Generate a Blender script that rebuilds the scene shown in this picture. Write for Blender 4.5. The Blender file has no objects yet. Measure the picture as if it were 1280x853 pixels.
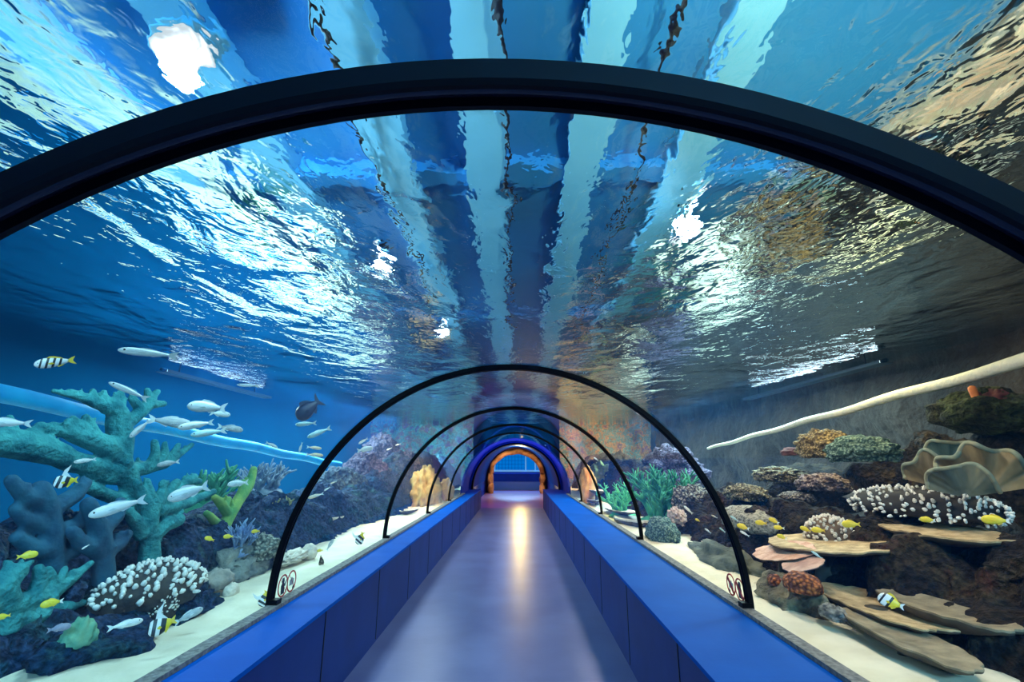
import bpy, math, random
from mathutils import Vector, Matrix, noise
SC = bpy.context.scene
COL = SC.collection
RND = random.Random(7)
PI = math.pi
F = 600.0                      # focal length in pixels of the 1280 x 853 frame
VPX, VPY = 647.0, 577.0        # where the tunnel axis vanishes
CAMZ = 1.49                    # eye height above the walkway
TX, SPR, RAD, RISE = -0.057, 0.597, 1.5, 1.536   # tunnel axis, springing height, half width, rise
SURF = 3.15                    # water level
HAZE = True
SAND = 0.45                    # sand level

# ------------------------------------------------------------------ camera
_fw = Vector((VPX-640, F, 426.5-VPY)).normalized()
_rt = _fw.cross(Vector((0, 0, 1))).normalized()
_up = _rt.cross(_fw)
# columns: where the world axes lie in (right, forward, up) of the camera; the transpose turns camera axes into world axes
M = Matrix(((_rt.x, _fw.x, _up.x), (_rt.y, _fw.y, _up.y), (_rt.z, _fw.z, _up.z)))
MT = M.transposed()
CAM = Vector((0, 0, CAMZ))

def ray(px, py):
    return (MT @ Vector((px-640, F, 426.5-py))).normalized()
def atX(px, py, X):
    d = ray(px, py); return CAM + d*(X/d.x)
def atY(px, py, Y):
    d = ray(px, py); return CAM + d*(Y/d.y)
def atR(px, py, r):
    return CAM + ray(px, py)*r

cam = bpy.data.cameras.new('camera'); co = bpy.data.objects.new('camera', cam); COL.objects.link(co)
cr, cf, cu = MT @ Vector((1, 0, 0)), MT @ Vector((0, 1, 0)), MT @ Vector((0, 0, 1))
co.matrix_world = Matrix(((cr.x, cu.x, -cf.x, 0), (cr.y, cu.y, -cf.y, 0), (cr.z, cu.z, -cf.z, CAMZ), (0, 0, 0, 1)))
cam.sensor_width = 36; cam.lens = F/1280*36; cam.clip_start = .02; cam.clip_end = 200
SC.camera = co

# ------------------------------------------------------------------ materials
MATS = {}
def newmat(name):
    m = bpy.data.materials.new(name); m.use_nodes = True
    m.node_tree.nodes.clear(); return m, m.node_tree.nodes, m.node_tree.links
def rgb(c): return (c[0], c[1], c[2], 1)
def mat(name, c1, c2=None, scale=6, rough=.6, bump=0, bscale=20, tex='noise', metal=0, spec=.5, dist=.02, lo=.35, hi=.65, coord='Object', stretch=(1, 1, 1), emit=0):
    if name in MATS: return MATS[name]
    m, N, L = newmat(name)
    out = N.new('ShaderNodeOutputMaterial'); b = N.new('ShaderNodeBsdfPrincipled'); L.new(b.outputs[0], out.inputs[0])
    b.inputs['Roughness'].default_value = rough; b.inputs['Metallic'].default_value = metal
    b.inputs['Specular IOR Level'].default_value = spec
    tc = N.new('ShaderNodeTexCoord'); mp = N.new('ShaderNodeMapping'); mp.inputs['Scale'].default_value = stretch
    L.new(tc.outputs[coord], mp.inputs[0])
    def texture(kind, s):
        if kind == 'voronoi':
            t = N.new('ShaderNodeTexVoronoi'); t.inputs['Scale'].default_value = s; o = t.outputs['Distance']
        elif kind == 'wave':
            t = N.new('ShaderNodeTexWave'); t.inputs['Scale'].default_value = s; t.inputs['Distortion'].default_value = 1; o = t.outputs['Fac']
        else:
            t = N.new('ShaderNodeTexNoise'); t.inputs['Scale'].default_value = s; t.inputs['Detail'].default_value = 5; o = t.outputs['Fac']
        L.new(mp.outputs[0], t.inputs['Vector']); return o
    if c2 is not None:
        r = N.new('ShaderNodeValToRGB'); r.color_ramp.elements[0].position = lo; r.color_ramp.elements[1].position = hi
        r.color_ramp.elements[0].color = rgb(c1); r.color_ramp.elements[1].color = rgb(c2)
        L.new(texture(tex, scale), r.inputs[0]); L.new(r.outputs[0], b.inputs['Base Color'])
        if emit: L.new(r.outputs[0], b.inputs['Emission Color'])
    else:
        b.inputs['Base Color'].default_value = rgb(c1); b.inputs['Emission Color'].default_value = rgb(c1)
    b.inputs['Emission Strength'].default_value = emit
    if bump:
        bn = N.new('ShaderNodeBump'); bn.invert = tex == 'voronoi'; bn.inputs['Strength'].default_value = bump; bn.inputs['Distance'].default_value = dist
        L.new(texture(tex if tex != 'wave' else 'noise', bscale), bn.inputs['Height']); L.new(bn.outputs[0], b.inputs['Normal'])
    MATS[name] = m; return m

def math_node(N, L, op, a, b=None, clamp=False):
    n = N.new('ShaderNodeMath'); n.operation = op; n.use_clamp = clamp
    for i, v in enumerate((a, b)):
        if v is None: continue
        if isinstance(v, (int, float)): n.inputs[i].default_value = v
        else: L.new(v, n.inputs[i])
    return n.outputs[0]

def water_material():
    # Underside of the water: total reflection where the light path through tunnel wall and water meets it flatter than the
    # critical angle, a view out into the hall where it meets it steeper.
    m, N, L = newmat('rippled_water')
    out = N.new('ShaderNodeOutputMaterial'); tc = N.new('ShaderNodeTexCoord')
    def nz(scale, sx, sy, detail, w=0):
        mp = N.new('ShaderNodeMapping'); mp.inputs['Scale'].default_value = (sx, sy, 1); mp.inputs['Rotation'].default_value = (0, 0, w)
        t = N.new('ShaderNodeTexNoise'); t.inputs['Scale'].default_value = scale; t.inputs['Detail'].default_value = detail
        t.inputs['Distortion'].default_value = .6
        L.new(tc.outputs['Object'], mp.inputs[0]); L.new(mp.outputs[0], t.inputs['Vector']); return t.outputs['Fac']
    big = nz(1.1, 1, .7, 2, .3); mid = nz(3.2, 1, .6, 3, -.4); fine = nz(9, 1, .8, 2, .2)
    h = math_node(N, L, 'ADD', math_node(N, L, 'MULTIPLY', big, .09), math_node(N, L, 'ADD', math_node(N, L, 'MULTIPLY', mid, .026), math_node(N, L, 'MULTIPLY', fine, .0075)))
    bn = N.new('ShaderNodeBump'); bn.inputs['Strength'].default_value = 1; bn.inputs['Distance'].default_value = 1
    L.new(h, bn.inputs['Height'])
    ge = N.new('ShaderNodeNewGeometry'); sp = N.new('ShaderNodeSeparateXYZ'); L.new(ge.outputs['Incoming'], sp.inputs[0])
    y2 = math_node(N, L, 'MULTIPLY', sp.outputs[1], sp.outputs[1])
    yq = math_node(N, L, 'DIVIDE', sp.outputs[1], 1.33)
    yq2 = math_node(N, L, 'MULTIPLY', yq, yq)
    s = math_node(N, L, 'SQRT', math_node(N, L, 'DIVIDE', math_node(N, L, 'SUBTRACT', 1.0, yq2), math_node(N, L, 'MAXIMUM', math_node(N, L, 'SUBTRACT', 1.0, y2), .002)))
    cb = N.new('ShaderNodeCombineXYZ')
    L.new(math_node(N, L, 'MULTIPLY', sp.outputs[0], s), cb.inputs[0]); L.new(yq, cb.inputs[1]); L.new(math_node(N, L, 'MULTIPLY', sp.outputs[2], s), cb.inputs[2])
    dt = N.new('ShaderNodeVectorMath'); dt.operation = 'DOT_PRODUCT'; L.new(cb.outputs[0], dt.inputs[0]); L.new(bn.outputs[0], dt.inputs[1])
    c = math_node(N, L, 'ABSOLUTE', dt.outputs['Value'])
    mr = N.new('ShaderNodeMapRange'); mr.interpolation_type = 'SMOOTHSTEP'
    mr.inputs['From Min'].default_value = .52; mr.inputs['From Max'].default_value = .66; mr.inputs['To Max'].default_value = .96
    L.new(c, mr.inputs['Value'])
    gl = N.new('ShaderNodeBsdfGlossy'); gl.inputs['Roughness'].default_value = .03; gl.inputs['Color'].default_value = (.80, .95, 1, 1)
    rf = N.new('ShaderNodeBsdfRefraction'); rf.inputs['IOR'].default_value = 1.15; rf.inputs['Roughness'].default_value = 0
    rf.inputs['Color'].default_value = (.9, .97, 1, 1)
    L.new(bn.outputs[0], gl.inputs['Normal']); L.new(bn.outputs[0], rf.inputs['Normal'])
    mx = N.new('ShaderNodeMixShader'); L.new(mr.outputs[0], mx.inputs[0]); L.new(gl.outputs[0], mx.inputs[1]); L.new(rf.outputs[0], mx.inputs[2])
    L.new(mx.outputs[0], out.inputs[0]); return m

def acrylic_material(name, f0, k, tint=(.97, .99, 1), rough=.02):
    m, N, L = newmat(name)
    out = N.new('ShaderNodeOutputMaterial'); t = N.new('ShaderNodeBsdfTransparent'); t.inputs[0].default_value = rgb(tint)
    g = N.new('ShaderNodeBsdfGlossy'); g.inputs['Roughness'].default_value = rough
    ge = N.new('ShaderNodeNewGeometry'); dt = N.new('ShaderNodeVectorMath'); dt.operation = 'DOT_PRODUCT'
    L.new(ge.outputs['Incoming'], dt.inputs[0]); L.new(ge.outputs['Normal'], dt.inputs[1])
    c = math_node(N, L, 'SUBTRACT', 1.0, math_node(N, L, 'ABSOLUTE', dt.outputs['Value']), True)
    fr = math_node(N, L, 'ADD', f0, math_node(N, L, 'MULTIPLY', math_node(N, L, 'POWER', c, 5.0), k))
    mx = N.new('ShaderNodeMixShader'); L.new(fr, mx.inputs[0]); L.new(t.outputs[0], mx.inputs[1]); L.new(g.outputs[0], mx.inputs[2])
    L.new(mx.outputs[0], out.inputs[0]); return m

def lens_material(name, c, s):
    m, N, L = newmat(name); out = N.new('ShaderNodeOutputMaterial'); e = N.new('ShaderNodeEmission'); tc = N.new('ShaderNodeTexCoord')
    mp = N.new('ShaderNodeMapping'); mp.inputs['Location'].default_value = (-1, -1, -1); mp.inputs['Scale'].default_value = (2, 2, 2); g = N.new('ShaderNodeTexGradient'); g.gradient_type = 'SPHERICAL'
    mp.inputs['Location'].default_value = (-1, -1, 0); mp.inputs['Scale'].default_value = (2, 2, 0)
    L.new(tc.outputs['Generated'], mp.inputs[0]); L.new(mp.outputs[0], g.inputs[0])
    L.new(math_node(N, L, 'ADD', .8, math_node(N, L, 'MULTIPLY', math_node(N, L, 'POWER', g.outputs['Fac'], 2.2), s)), e.inputs[1]); e.inputs[0].default_value = rgb(c); L.new(e.outputs[0], out.inputs[0]); return m
def emission(name, c, s):
    m, N, L = newmat(name); out = N.new('ShaderNodeOutputMaterial'); e = N.new('ShaderNodeEmission')
    e.inputs[0].default_value = rgb(c); e.inputs[1].default_value = s; L.new(e.outputs[0], out.inputs[0]); return m

# ------------------------------------------------------------------ mesh helpers
class MB:
    def __init__(s): s.v = []; s.f = []; s.mi = []
    def add(s, vs, fs, mi=0):
        b = len(s.v); s.v.extend([tuple(v) for v in vs]); s.f.extend([tuple(b+i for i in f) for f in fs]); s.mi.extend([mi]*len(fs)); return s
    def box(s, x0, x1, y0, y1, z0, z1, mi=0):
        v = [(x, y, z) for z in (z0, z1) for y in (y0, y1) for x in (x0, x1)]
        return s.add(v, [(0, 2, 3, 1), (4, 5, 7, 6), (0, 1, 5, 4), (2, 6, 7, 3), (0, 4, 6, 2), (1, 3, 7, 5)], mi)
    def rings(s, R, cap=True, closed=False, mi=0):
        n = len(R[0]); v = [p for r in R for p in r]; f = []
        k = len(R)
        for i in range(k if closed else k-1):
            for j in range(n):
                a, b = i*n+j, i*n+(j+1) % n; c, d = ((i+1) % k)*n+(j+1) % n, ((i+1) % k)*n+j
                f.append((a, b, c, d))
        if cap and not closed:
            f.append(tuple(reversed(range(n)))); f.append(tuple(range((k-1)*n, k*n)))
        return s.add(v, f, mi)
    def tube(s, pts, rad, n=8, flat=None, mi=0, round_end=True):
        pts = [Vector(p) for p in pts]
        if isinstance(rad, (int, float)): rad = [rad]*len(pts)
        pts = list(pts); rad = list(rad)
        if round_end:
            d = (pts[-1]-pts[-2]).normalized(); r = rad[-1]
            pts += [pts[-1]+d*r*.55, pts[-1]+d*r*.85]; rad += [r*.8, r*.35]
        R = []; up = None
        for i, p in enumerate(pts):
            t = (pts[min(i+1, len(pts)-1)]-pts[max(i-1, 0)])
            t = t.normalized() if t.length > 1e-9 else Vector((0, 0, 1))
            if up is None: up = t.orthogonal().normalized()
            up = (up-t*up.dot(t)); up = up.normalized() if up.length > 1e-6 else t.orthogonal().normalized()
            sd = t.cross(up)
            R.append([p+(up*math.cos(a)+sd*math.sin(a))*rad[i] for a in [2*PI*j/n for j in range(n)]])
        return s.rings(R, mi=mi)
    def blob(s, c, r, nu=24, nv=14, amp=.0, freq=2, seed=0, bottom=-1, mi=0, oct=4, rot=0, vor=0, vfreq=6):
        c = Vector(c); r = Vector(r) if not isinstance(r, (int, float)) else Vector((r, r, r)); R = []
        cr_, sr_ = math.cos(rot), math.sin(rot)
        for i in range(1, nv):
            th = PI*i/nv; ring = []
            for j in range(nu):
                ph = 2*PI*j/nu; d = Vector((math.sin(th)*math.cos(ph), math.sin(th)*math.sin(ph), math.cos(th)))
                k = 1+(amp*(noise.fractal(d*freq+Vector((seed*3.1, seed*1.7, seed)), .9, 2.1, oct)) if amp else 0)
                if vor: k += vor*max(0, .9-1.15*noise.voronoi(d*vfreq+Vector((seed, 0, 0)))[0][0])
                x, y, z = d.x*r.x*k, d.y*r.y*k, max(d.z, bottom)*r.z*k
                ring.append(c+Vector((x*cr_-y*sr_, x*sr_+y*cr_, z)))
            R.append(ring)
        R.reverse()
        return s.rings(R, mi=mi)
    def build(s, name, mats, parent=None, smooth=True, loc=None):
        me = bpy.data.meshes.new(name); v = s.v
        if loc is not None: v = [(a[0]-loc[0], a[1]-loc[1], a[2]-loc[2]) for a in v]
        me.from_pydata(v, [], s.f); me.update()
        if not isinstance(mats, (list, tuple)): mats = [mats]
        for m in mats: me.materials.append(m)
        me.polygons.foreach_set('material_index', s.mi); me.polygons.foreach_set('use_smooth', [smooth]*len(me.polygons))
        o = bpy.data.objects.new(name, me); COL.objects.link(o)
        if loc is not None: o.location = loc
        if parent: o.parent = parent
        return o
def tag(o, label=None, cat=None, group=None, kind=None):
    for k, v in (('label', label), ('category', cat), ('group', group), ('kind', kind)):
        if v: o[k] = v
    return o
def empty(name, loc, label, cat, group=None):
    o = bpy.data.objects.new(name, None); o.location = loc; o.empty_display_size = .05; COL.objects.link(o)
    return tag(o, label, cat, group)
def keep(o, parent):
    """parent o under an unrotated, unscaled Empty without moving it"""
    o.parent = parent; o.location = Vector(o.location)-Vector(parent.location); return o
def part(mb, name, mats, root, smooth=True):
    o = mb.build(name, mats, None, smooth, loc=tuple(root.location)); o.parent = root; o.location = (0, 0, 0); return o
def remesh(o, vox, smooth=4, disp=None):
    m = o.modifiers.new('merge', 'REMESH'); m.mode = 'VOXEL'; m.voxel_size = vox; m.use_smooth_shade = True
    if smooth: s = o.modifiers.new('soft', 'SMOOTH'); s.iterations = smooth; s.factor = .5
    return o
def struct(mb, name, mats, smooth=False):
    return tag(mb.build(name, mats, None, smooth), kind='structure')
def arch(r_add, y, n=64, rise_add=None, lo=0.0):
    ra = r_add; ri = r_add if rise_add is None else rise_add
    return [Vector((TX+(RAD+ra)*math.cos(t), y, SPR+(RISE+ri)*math.sin(t))) for t in [lo+(PI-2*lo)*i/n for i in range(n+1)]]

# ================================================================== THE SETTING
BLUE = mat('blue_paint', (.0005, .085, .46), (.001, .10, .52), scale=3, rough=.6, bump=.05, bscale=60, spec=.02)
NAVY_FACE = mat('navy_face', (.001, .022, .17), (.0015, .03, .21), scale=3, rough=.5, spec=.12)  # ledge faces, a darker blue than the ledge tops
DEEP = mat('deep_blue_paint', (.0005, .03, .30), (.001, .04, .36), scale=2, rough=.5, spec=.05)
BLACK = mat('black_rubber', (.0025, .0025, .006), rough=.45, spec=.12)
DGREY = mat('dark_rib_face', (.016, .013, .026), (.026, .022, .04), scale=4, rough=.25)
GREY = mat('gasket_grey', (.10, .10, .115), (.26, .25, .26), scale=40, rough=.8, bump=.4, bscale=80)
WALL_R0, WALL_L0 = .84, -1.21

# walkway floor: worn grey vinyl with a satin sheen
m_floor = mat('grey_vinyl', (.10, .125, .32), (.135, .17, .40), scale=1.6, rough=.33, bump=.03, bscale=30, spec=.6)
m_far = mat('far_vinyl', (.30, .16, .42), (.36, .2, .5), scale=2, rough=.28)
fl = MB(); fl.box(WALL_L0, WALL_R0, -2.5, 16.6, -.1, 0); fl.box(-2.2, 2.2, 16.6, 40, -.1, 0, 1)
struct(fl, 'floor', [m_floor, m_far])
# low walls (ledges) either side of the walkway
def ledge(name, x0, x1, seam):
    mb = MB(); y = -2.5
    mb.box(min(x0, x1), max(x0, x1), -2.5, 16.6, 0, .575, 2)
    e = .012*(1 if x1 > x0 else -1)
    mb.box(min(x0-e, x1), max(x0-e, x1), -2.5, 16.6, .575, SPR, 0)
    for k in range(14):                      # panel joints on the face
        yy = seam+k*1.22; mb.box(min(x0, x0-e*.25), max(x0, x0-e*.25), yy, yy+.012, .02, .57, 1)
    return struct(mb, name, [BLUE, BLACK, NAVY_FACE])
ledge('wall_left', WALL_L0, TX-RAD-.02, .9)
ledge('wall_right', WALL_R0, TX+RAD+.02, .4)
for nm, s in (('trim_1', -1), ('trim_2', 1)):   # grey seal where the acrylic meets the ledge
    mb = MB(); xo = TX+s*RAD; xi = xo-s*.075
    mb.box(min(xo, xi), max(xo, xi), -2.5, 14.2, SPR, SPR+.022)
    struct(mb, nm, GREY)

# acrylic vault, one shell per bay
AC_IN = acrylic_material('acrylic_inside', .012, .42); AC_OUT = acrylic_material('acrylic_waterside', .001, .02, (1, 1, 1))
RIBS = [.70, 3.30, 5.97, 8.70, 11.35, 14.05]
edges = [-2.2]+RIBS
for i in range(len(edges)-1):
    y0, y1 = edges[i], edges[i+1]; mb = MB(); n = 64
    A, B = arch(.0, y0, n), arch(.0, y1, n); C_, D = arch(.06, y0, n), arch(.06, y1, n)
    k = n+1
    mb.add(A+B, [(j, j+1, k+j+1, k+j) for j in range(n)], 0)
    mb.add(C_+D, [(j, k+j, k+j+1, j+1) for j in range(n)], 1)
    mb.add(A+C_, [(j, k+j, k+j+1, j+1) for j in range(n)], 1); mb.add(B+D, [(j, j+1, k+j+1, k+j) for j in range(n)], 1)
    o = struct(mb, 'window_%d' % (i+1), [AC_IN, AC_OUT], True)

# black ribs over the joints
rib_labels = ['wide black arch rib sweeping across the top of the photo', 'second black arch rib, the tall one standing on both blue ledges beside the stickers',
              'third thin black arch rib inside the tall one', 'fourth thin arch rib, deeper in the tunnel', 'fifth arch rib, just before the blue collar']
for i, y in enumerate(RIBS[:5]):
    w, t = (.072, .035) if i == 0 else (.05, .024)
    root = empty('arch_rib', (TX, y, SPR), rib_labels[i], 'arch rib')
    mb = MB(); n = 72; prof = [(.012, 0), (-t*.75, 0), (-t, .006), (-t, w*.22), (-t*.5, w*.30), (-t*.5, w*.68), (-t, w*.76), (-t, w-.006), (-t*.75, w), (.012, w)]
    R = []
    for j in range(n+1):
        a = PI*j/n; R.append([Vector((TX+(RAD+p[0])*math.cos(a), y-w/2+p[1], SPR+(RISE+p[0])*math.sin(a))) for p in prof])
    mb.rings(R); part(mb, 'channel', BLACK, root, False)
    mb = MB(); R = []
    for j in range(n+1):
        a = PI*j/n; R.append([Vector((TX+(RAD+p[0])*math.cos(a), y-w/2+p[1], SPR+(RISE+p[0])*math.sin(a))) for p in ((-t*.5+.004, w*.31), (-t*.72, w*.36), (-t*.72, w*.62), (-t*.5+.004, w*.67))])
    mb.rings(R); part(mb, 'cover_strip', DGREY, root, True)
    for s in (-1, 1):
        mb = MB(); xo = TX+s*(RAD-.002); xi = xo-s*.06; mb.box(min(xo, xi), max(xo, xi), y-w*.62, y+w*.62, SPR, SPR+.05); part(mb, 'foot', BLACK, root, False)

# opaque blue collar beyond the acrylic, dark ring, and the corridor to the stone portal
def tubewall(y0, y1, add, mb, mi=0, thick=.05, n=48):
    A, B, C_, D = arch(add, y0, n), arch(add, y1, n), arch(add+thick, y0, n), arch(add+thick, y1, n); k = n+1
    mb.add(A+B, [(j, j+1, k+j+1, k+j) for j in range(n)], mi); mb.add(C_+D, [(j, k+j, k+j+1, j+1) for j in range(n)], mi)
    mb.add(A+C_, [(j, k+j, k+j+1, j+1) for j in range(n)], mi); mb.add(B+D, [(j, j+1, k+j+1, k+j) for j in range(n)], mi)
mb = MB(); tubewall(14.05, 24.6, .0, mb)
for s in (-1, 1):
    x0, x1 = TX+s*RAD, TX+s*(RAD+.05); mb.box(min(x0, x1), max(x0, x1), 14.05, 24.6, -.1, SPR)
struct(mb, 'wall_collar', DEEP, True)
root = empty('end_ring', (TX, 16.4, SPR), 'dark ring around the tunnel mouth, before the glowing stone portal', 'arch rib')
mb = MB(); tubewall(16.25, 16.6, -.104, mb, 0, .098); part(mb, 'ring', BLACK, root)
mb = MB(); tubewall(16.22, 16.26, -.045, mb, 0, .03); part(mb, 'lip', DEEP, root)

# stone portal
STONE = mat('warm_stone', (.10, .03, .01), (.62, .36, .17), scale=2.2, rough=.85, bump=.6, bscale=14, dist=.05)
root = empty('stone_portal', (0, 24.3, 0), 'orange rocky archway at the far end of the tunnel', 'archway')
mb = MB(); R = []; n = 44; hw, hh = 1.14, .95
cx = -.05
for j in range(n+1):
    a = -.0+PI*j/n; ring = []
    for q in range(12):
        b = 2*PI*q/12; rr = .12+.04*noise.noise(Vector((j*.16, q*.25, 1)))
        ro = math.cos(b)*rr*1.0; yo = math.sin(b)*rr*1.6
        wob = .05*noise.noise(Vector((j*.22, 7, 0)))
        ring.append(Vector((cx+(hw+.1+ro+wob)*math.cos(a), 24.15+yo, .92+(hh+.08+ro+wob)*math.sin(a))))
    R.append(ring)
mb.rings(R); part(mb, 'arch_stone', STONE, root)
for s in (-1, 1):
    for k in range(2):
        mb = MB(); mb.blob((cx+s*(hw+.10+.02*(k % 2)), 24.15, .22+k*.46), (.15, .2, .32), amp=.25, freq=1.4, seed=k+s*5); part(mb, 'pillar_stone', STONE, root)
# blue wall filling round the portal
mb = MB(); n = 40
A = [Vector((TX+(RAD+.02)*math.cos(PI*j/n), 24.5, SPR+(RISE+.02)*math.sin(PI*j/n))) for j in range(n+1)]
B = [Vector((cx+(hw+.12)*math.cos(PI*j/n), 24.5, .92+(hh+.1)*math.sin(PI*j/n))) for j in range(n+1)]
A = [Vector((TX+RAD, 24.5, 0))]+A+[Vector((TX-RAD, 24.5, 0))]; B = [Vector((cx+hw+.12, 24.5, 0))]+B+[Vector((cx-hw-.12, 24.5, 0))]
k = len(A); off = Vector((0, .1, 0)); 
mb.add(A+B, [(j, j+1, k+j+1, k+j) for j in range(k-1)]); mb.add([a+off for a in A]+[b+off for b in B], [(j, k+j, k+j+1, j+1) for j in range(k-1)])
struct(mb, 'wall_portal', mat('portal_brown', (.05, .02, .015), (.1, .035, .03), scale=3, rough=.8))
# lobby beyond: blue counter, glowing window wall
mb = MB(); mb.box(-3.5, 3.5, 33.9, 34, 0, 4); mb.box(-3.5, -3.4, 24.7, 34, 0, 4); mb.box(3.4, 3.5, 24.7, 34, 0, 4); mb.box(-3.5, 3.5, 24.6, 34, 4, 4.1)
struct(mb, 'wall_lobby', DEEP)
root = empty('lobby_counter', (0, 27.2, 0), 'low blue counter standing beyond the stone portal', 'counter')
mb = MB(); mb.box(-1.6, 1.35, 26.8, 27.8, 0, .44); part(mb, 'front', mat('counter_front', (.0, .14, .62), rough=.4), root, False)
mb = MB(); mb.box(-1.66, 1.4, 26.75, 27.85, .44, .86); part(mb, 'top', DEEP, root, False)
root = empty('window_screen', (0, 33.7, .9), 'glowing blue gridded window behind the blue counter', 'window')
mb = MB(); mb.box(-1.9, 1.9, 33.75, 33.85, .9, 2.6); part(mb, 'pane', emission('backlit_glass', (.0, .16, .62), 1.0), root, False)
mb = MB()
for x in (-1.9, -1.55, .55, 1.2, 1.9): mb.box(x-.045, x+.045, 33.66, 33.76, .85, 2.6)
mb.box(-1.95, 1.95, 33.66, 33.76, .8, .92)
part(mb, 'frame', mat('pale_blue_frame', (.15, .5, .8), rough=.4, emit=.5), root, False)  # frame given a faint glow of its own to look lit
mb = MB()
for k in range(9): mb.box(-1.5+k*.22, -1.485+k*.22, 33.70, 33.75, .92, 2.5)
for k in range(6): mb.box(-1.5, .5, 33.70, 33.75, 1.05+k*.24, 1.065+k*.24)
part(mb, 'lattice', DEEP, root, False)

# ------------------------------------------------------------------ the tank
def reef_mat(name, cols, bump=.9):
    """encrusted rock: patches of several growths over dark stone"""
    m, N, L = newmat(name); out = N.new('ShaderNodeOutputMaterial'); b = N.new('ShaderNodeBsdfPrincipled'); L.new(b.outputs[0], out.inputs[0])
    b.inputs['Roughness'].default_value = .95; b.inputs['Specular IOR Level'].default_value = .2
    tc = N.new('ShaderNodeTexCoord'); n1 = N.new('ShaderNodeTexNoise'); n1.inputs['Scale'].default_value = 2.6; n1.inputs['Detail'].default_value = 6; n1.inputs['Roughness'].default_value = .65
    v = N.new('ShaderNodeTexVoronoi'); v.inputs['Scale'].default_value = 14; n2 = N.new('ShaderNodeTexNoise'); n2.inputs['Scale'].default_value = 30; n2.inputs['Detail'].default_value = 3
    for t in (n1, v, n2): L.new(tc.outputs['Object'], t.inputs['Vector'])
    r = N.new('ShaderNodeValToRGB'); el = r.color_ramp.elements
    while len(el) < len(cols): el.new(.5)
    for i, e in enumerate(el): e.position = .28+.46*i/(len(cols)-1); e.color = rgb(cols[i])
    L.new(n1.outputs['Fac'], r.inputs[0])
    r2 = N.new('ShaderNodeValToRGB'); r2.color_ramp.elements[0].position = .35; r2.color_ramp.elements[1].position = .7; r2.color_ramp.elements[0].color = (.35, .35, .35, 1); r2.color_ramp.elements[1].color = (1.5, 1.5, 1.4, 1)
    L.new(n2.outputs['Fac'], r2.inputs[0]); mx = N.new('ShaderNodeMix'); mx.data_type = 'RGBA'; mx.blend_type = 'MULTIPLY'; mx.inputs[0].default_value = 1
    L.new(r.outputs[0], mx.inputs[6]); L.new(r2.outputs[0], mx.inputs[7]); L.new(mx.outputs[2], b.inputs['Base Color'])
    h = math_node(N, L, 'ADD', n2.outputs['Fac'], v.outputs['Distance']); bn = N.new('ShaderNodeBump'); bn.inputs['Strength'].default_value = bump; bn.inputs['Distance'].default_value = .05
    L.new(h, bn.inputs['Height']); L.new(bn.outputs[0], b.inputs['Normal']); return m
SANDM = mat('white_sand', (.74, .68, .52), (.86, .80, .64), scale=5, rough=.95, bump=.35, bscale=12, dist=.03)
def sand(name, x0, x1, seed):
    mb = MB(); nx, ny = 40, 150; v = []; f = []
    for j in range(ny+1):
        for i in range(nx+1):
            x = x0+(x1-x0)*i/nx; y = -2.5+24.8*j/ny
            z = SAND+.05*noise.noise(Vector((x*1.2, y*.9, seed)))+.012*noise.noise(Vector((x*5, y*3, seed)))
            if abs(x) > 3.2: z += .1*noise.noise(Vector((x*.7, y*.5, seed+9)))
            v.append((x, y, z))
    for j in range(ny):
        for i in range(nx):
            a = j*(nx+1)+i; f.append((a, a+1, a+nx+2, a+nx+1))
    mb.add(v, f); o = mb.build(name, SANDM); return tag(o, kind='structure')
sand('ground_sand_left', -6.56, TX-RAD-.065, 1); sand('ground_sand_right', TX+RAD+.065, 5.75, 5)
LW = mat('tank_blue_wall', (.0008, .033, .095), (.0012, .045, .125), scale=.5, rough=.9, spec=0)
RW = mat('tank_rock_wall', (.011, .008, .007), (.035, .025, .019), scale=1.5, rough=.95, bump=.8, bscale=4, dist=.2)
mb = MB(); mb.box(-7.3, -6.6, -2.6, 22.6, 0, SURF+.25); struct(mb, 'wall_tank_left', LW)
mb = MB(); mb.box(-7.3, TX-RAD-.12, 22.4, 22.7, 0, SURF+.25); mb.box(TX+RAD+.12, 7.3, 22.4, 22.7, 0, SURF+.25); mb.box(TX-RAD-.12, TX+RAD+.12, 22.4, 22.7, SPR+RISE+.12, SURF+.25)
struct(mb, 'wall_tank_end', LW)
def back_rocks(name, x0, x1, seed, cols):
    mb = MB(); nx, nz = 50, 40; v = []; f = []
    for i in range(nz+1):
        for j in range(nx+1):
            x = x0+(x1-x0)*j/nx; z = .2+(SURF-.15)*i/nz; q = Vector((x*.8, z*.8, seed))
            v.append((x, 21.6+.5*noise.fractal(q, .9, 2.1, 5)-.25*(.6-noise.voronoi(q*1.6)[0][0]), z))
    for i in range(nz):
        for j in range(nx): a = i*(nx+1)+j; f.append((a, a+1, a+nx+2, a+nx+1))
    mb.add(v, f); struct(mb, name, reef_mat('end_rock_'+name, cols), True)
def cliff(name, x, z0, z1, y0, y1, amp, m, lean=0, seed=0):
    mb = MB(); ny, nz = 110, 30; v = []; f = []
    for i in range(nz+1):
        for j in range(ny+1):
            y = y0+(y1-y0)*j/ny; z = z0+(z1-z0)*i/nz
            d = amp*noise.fractal(Vector((y*.5, z*.7, seed)), .9, 2.1, 5)
            v.append((x+d+lean*(z-z0), y, z))
    for i in range(nz):
        for j in range(ny):
            a = i*(ny+1)+j; f.append((a, a+1, a+ny+2, a+ny+1))
    mb.add(v, f); return struct(mb, name, m, True)
cliff('wall_tank_right', 6.3, 0, SURF+.3, -2.6, 22.6, .38, RW, 0, 3)

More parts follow.
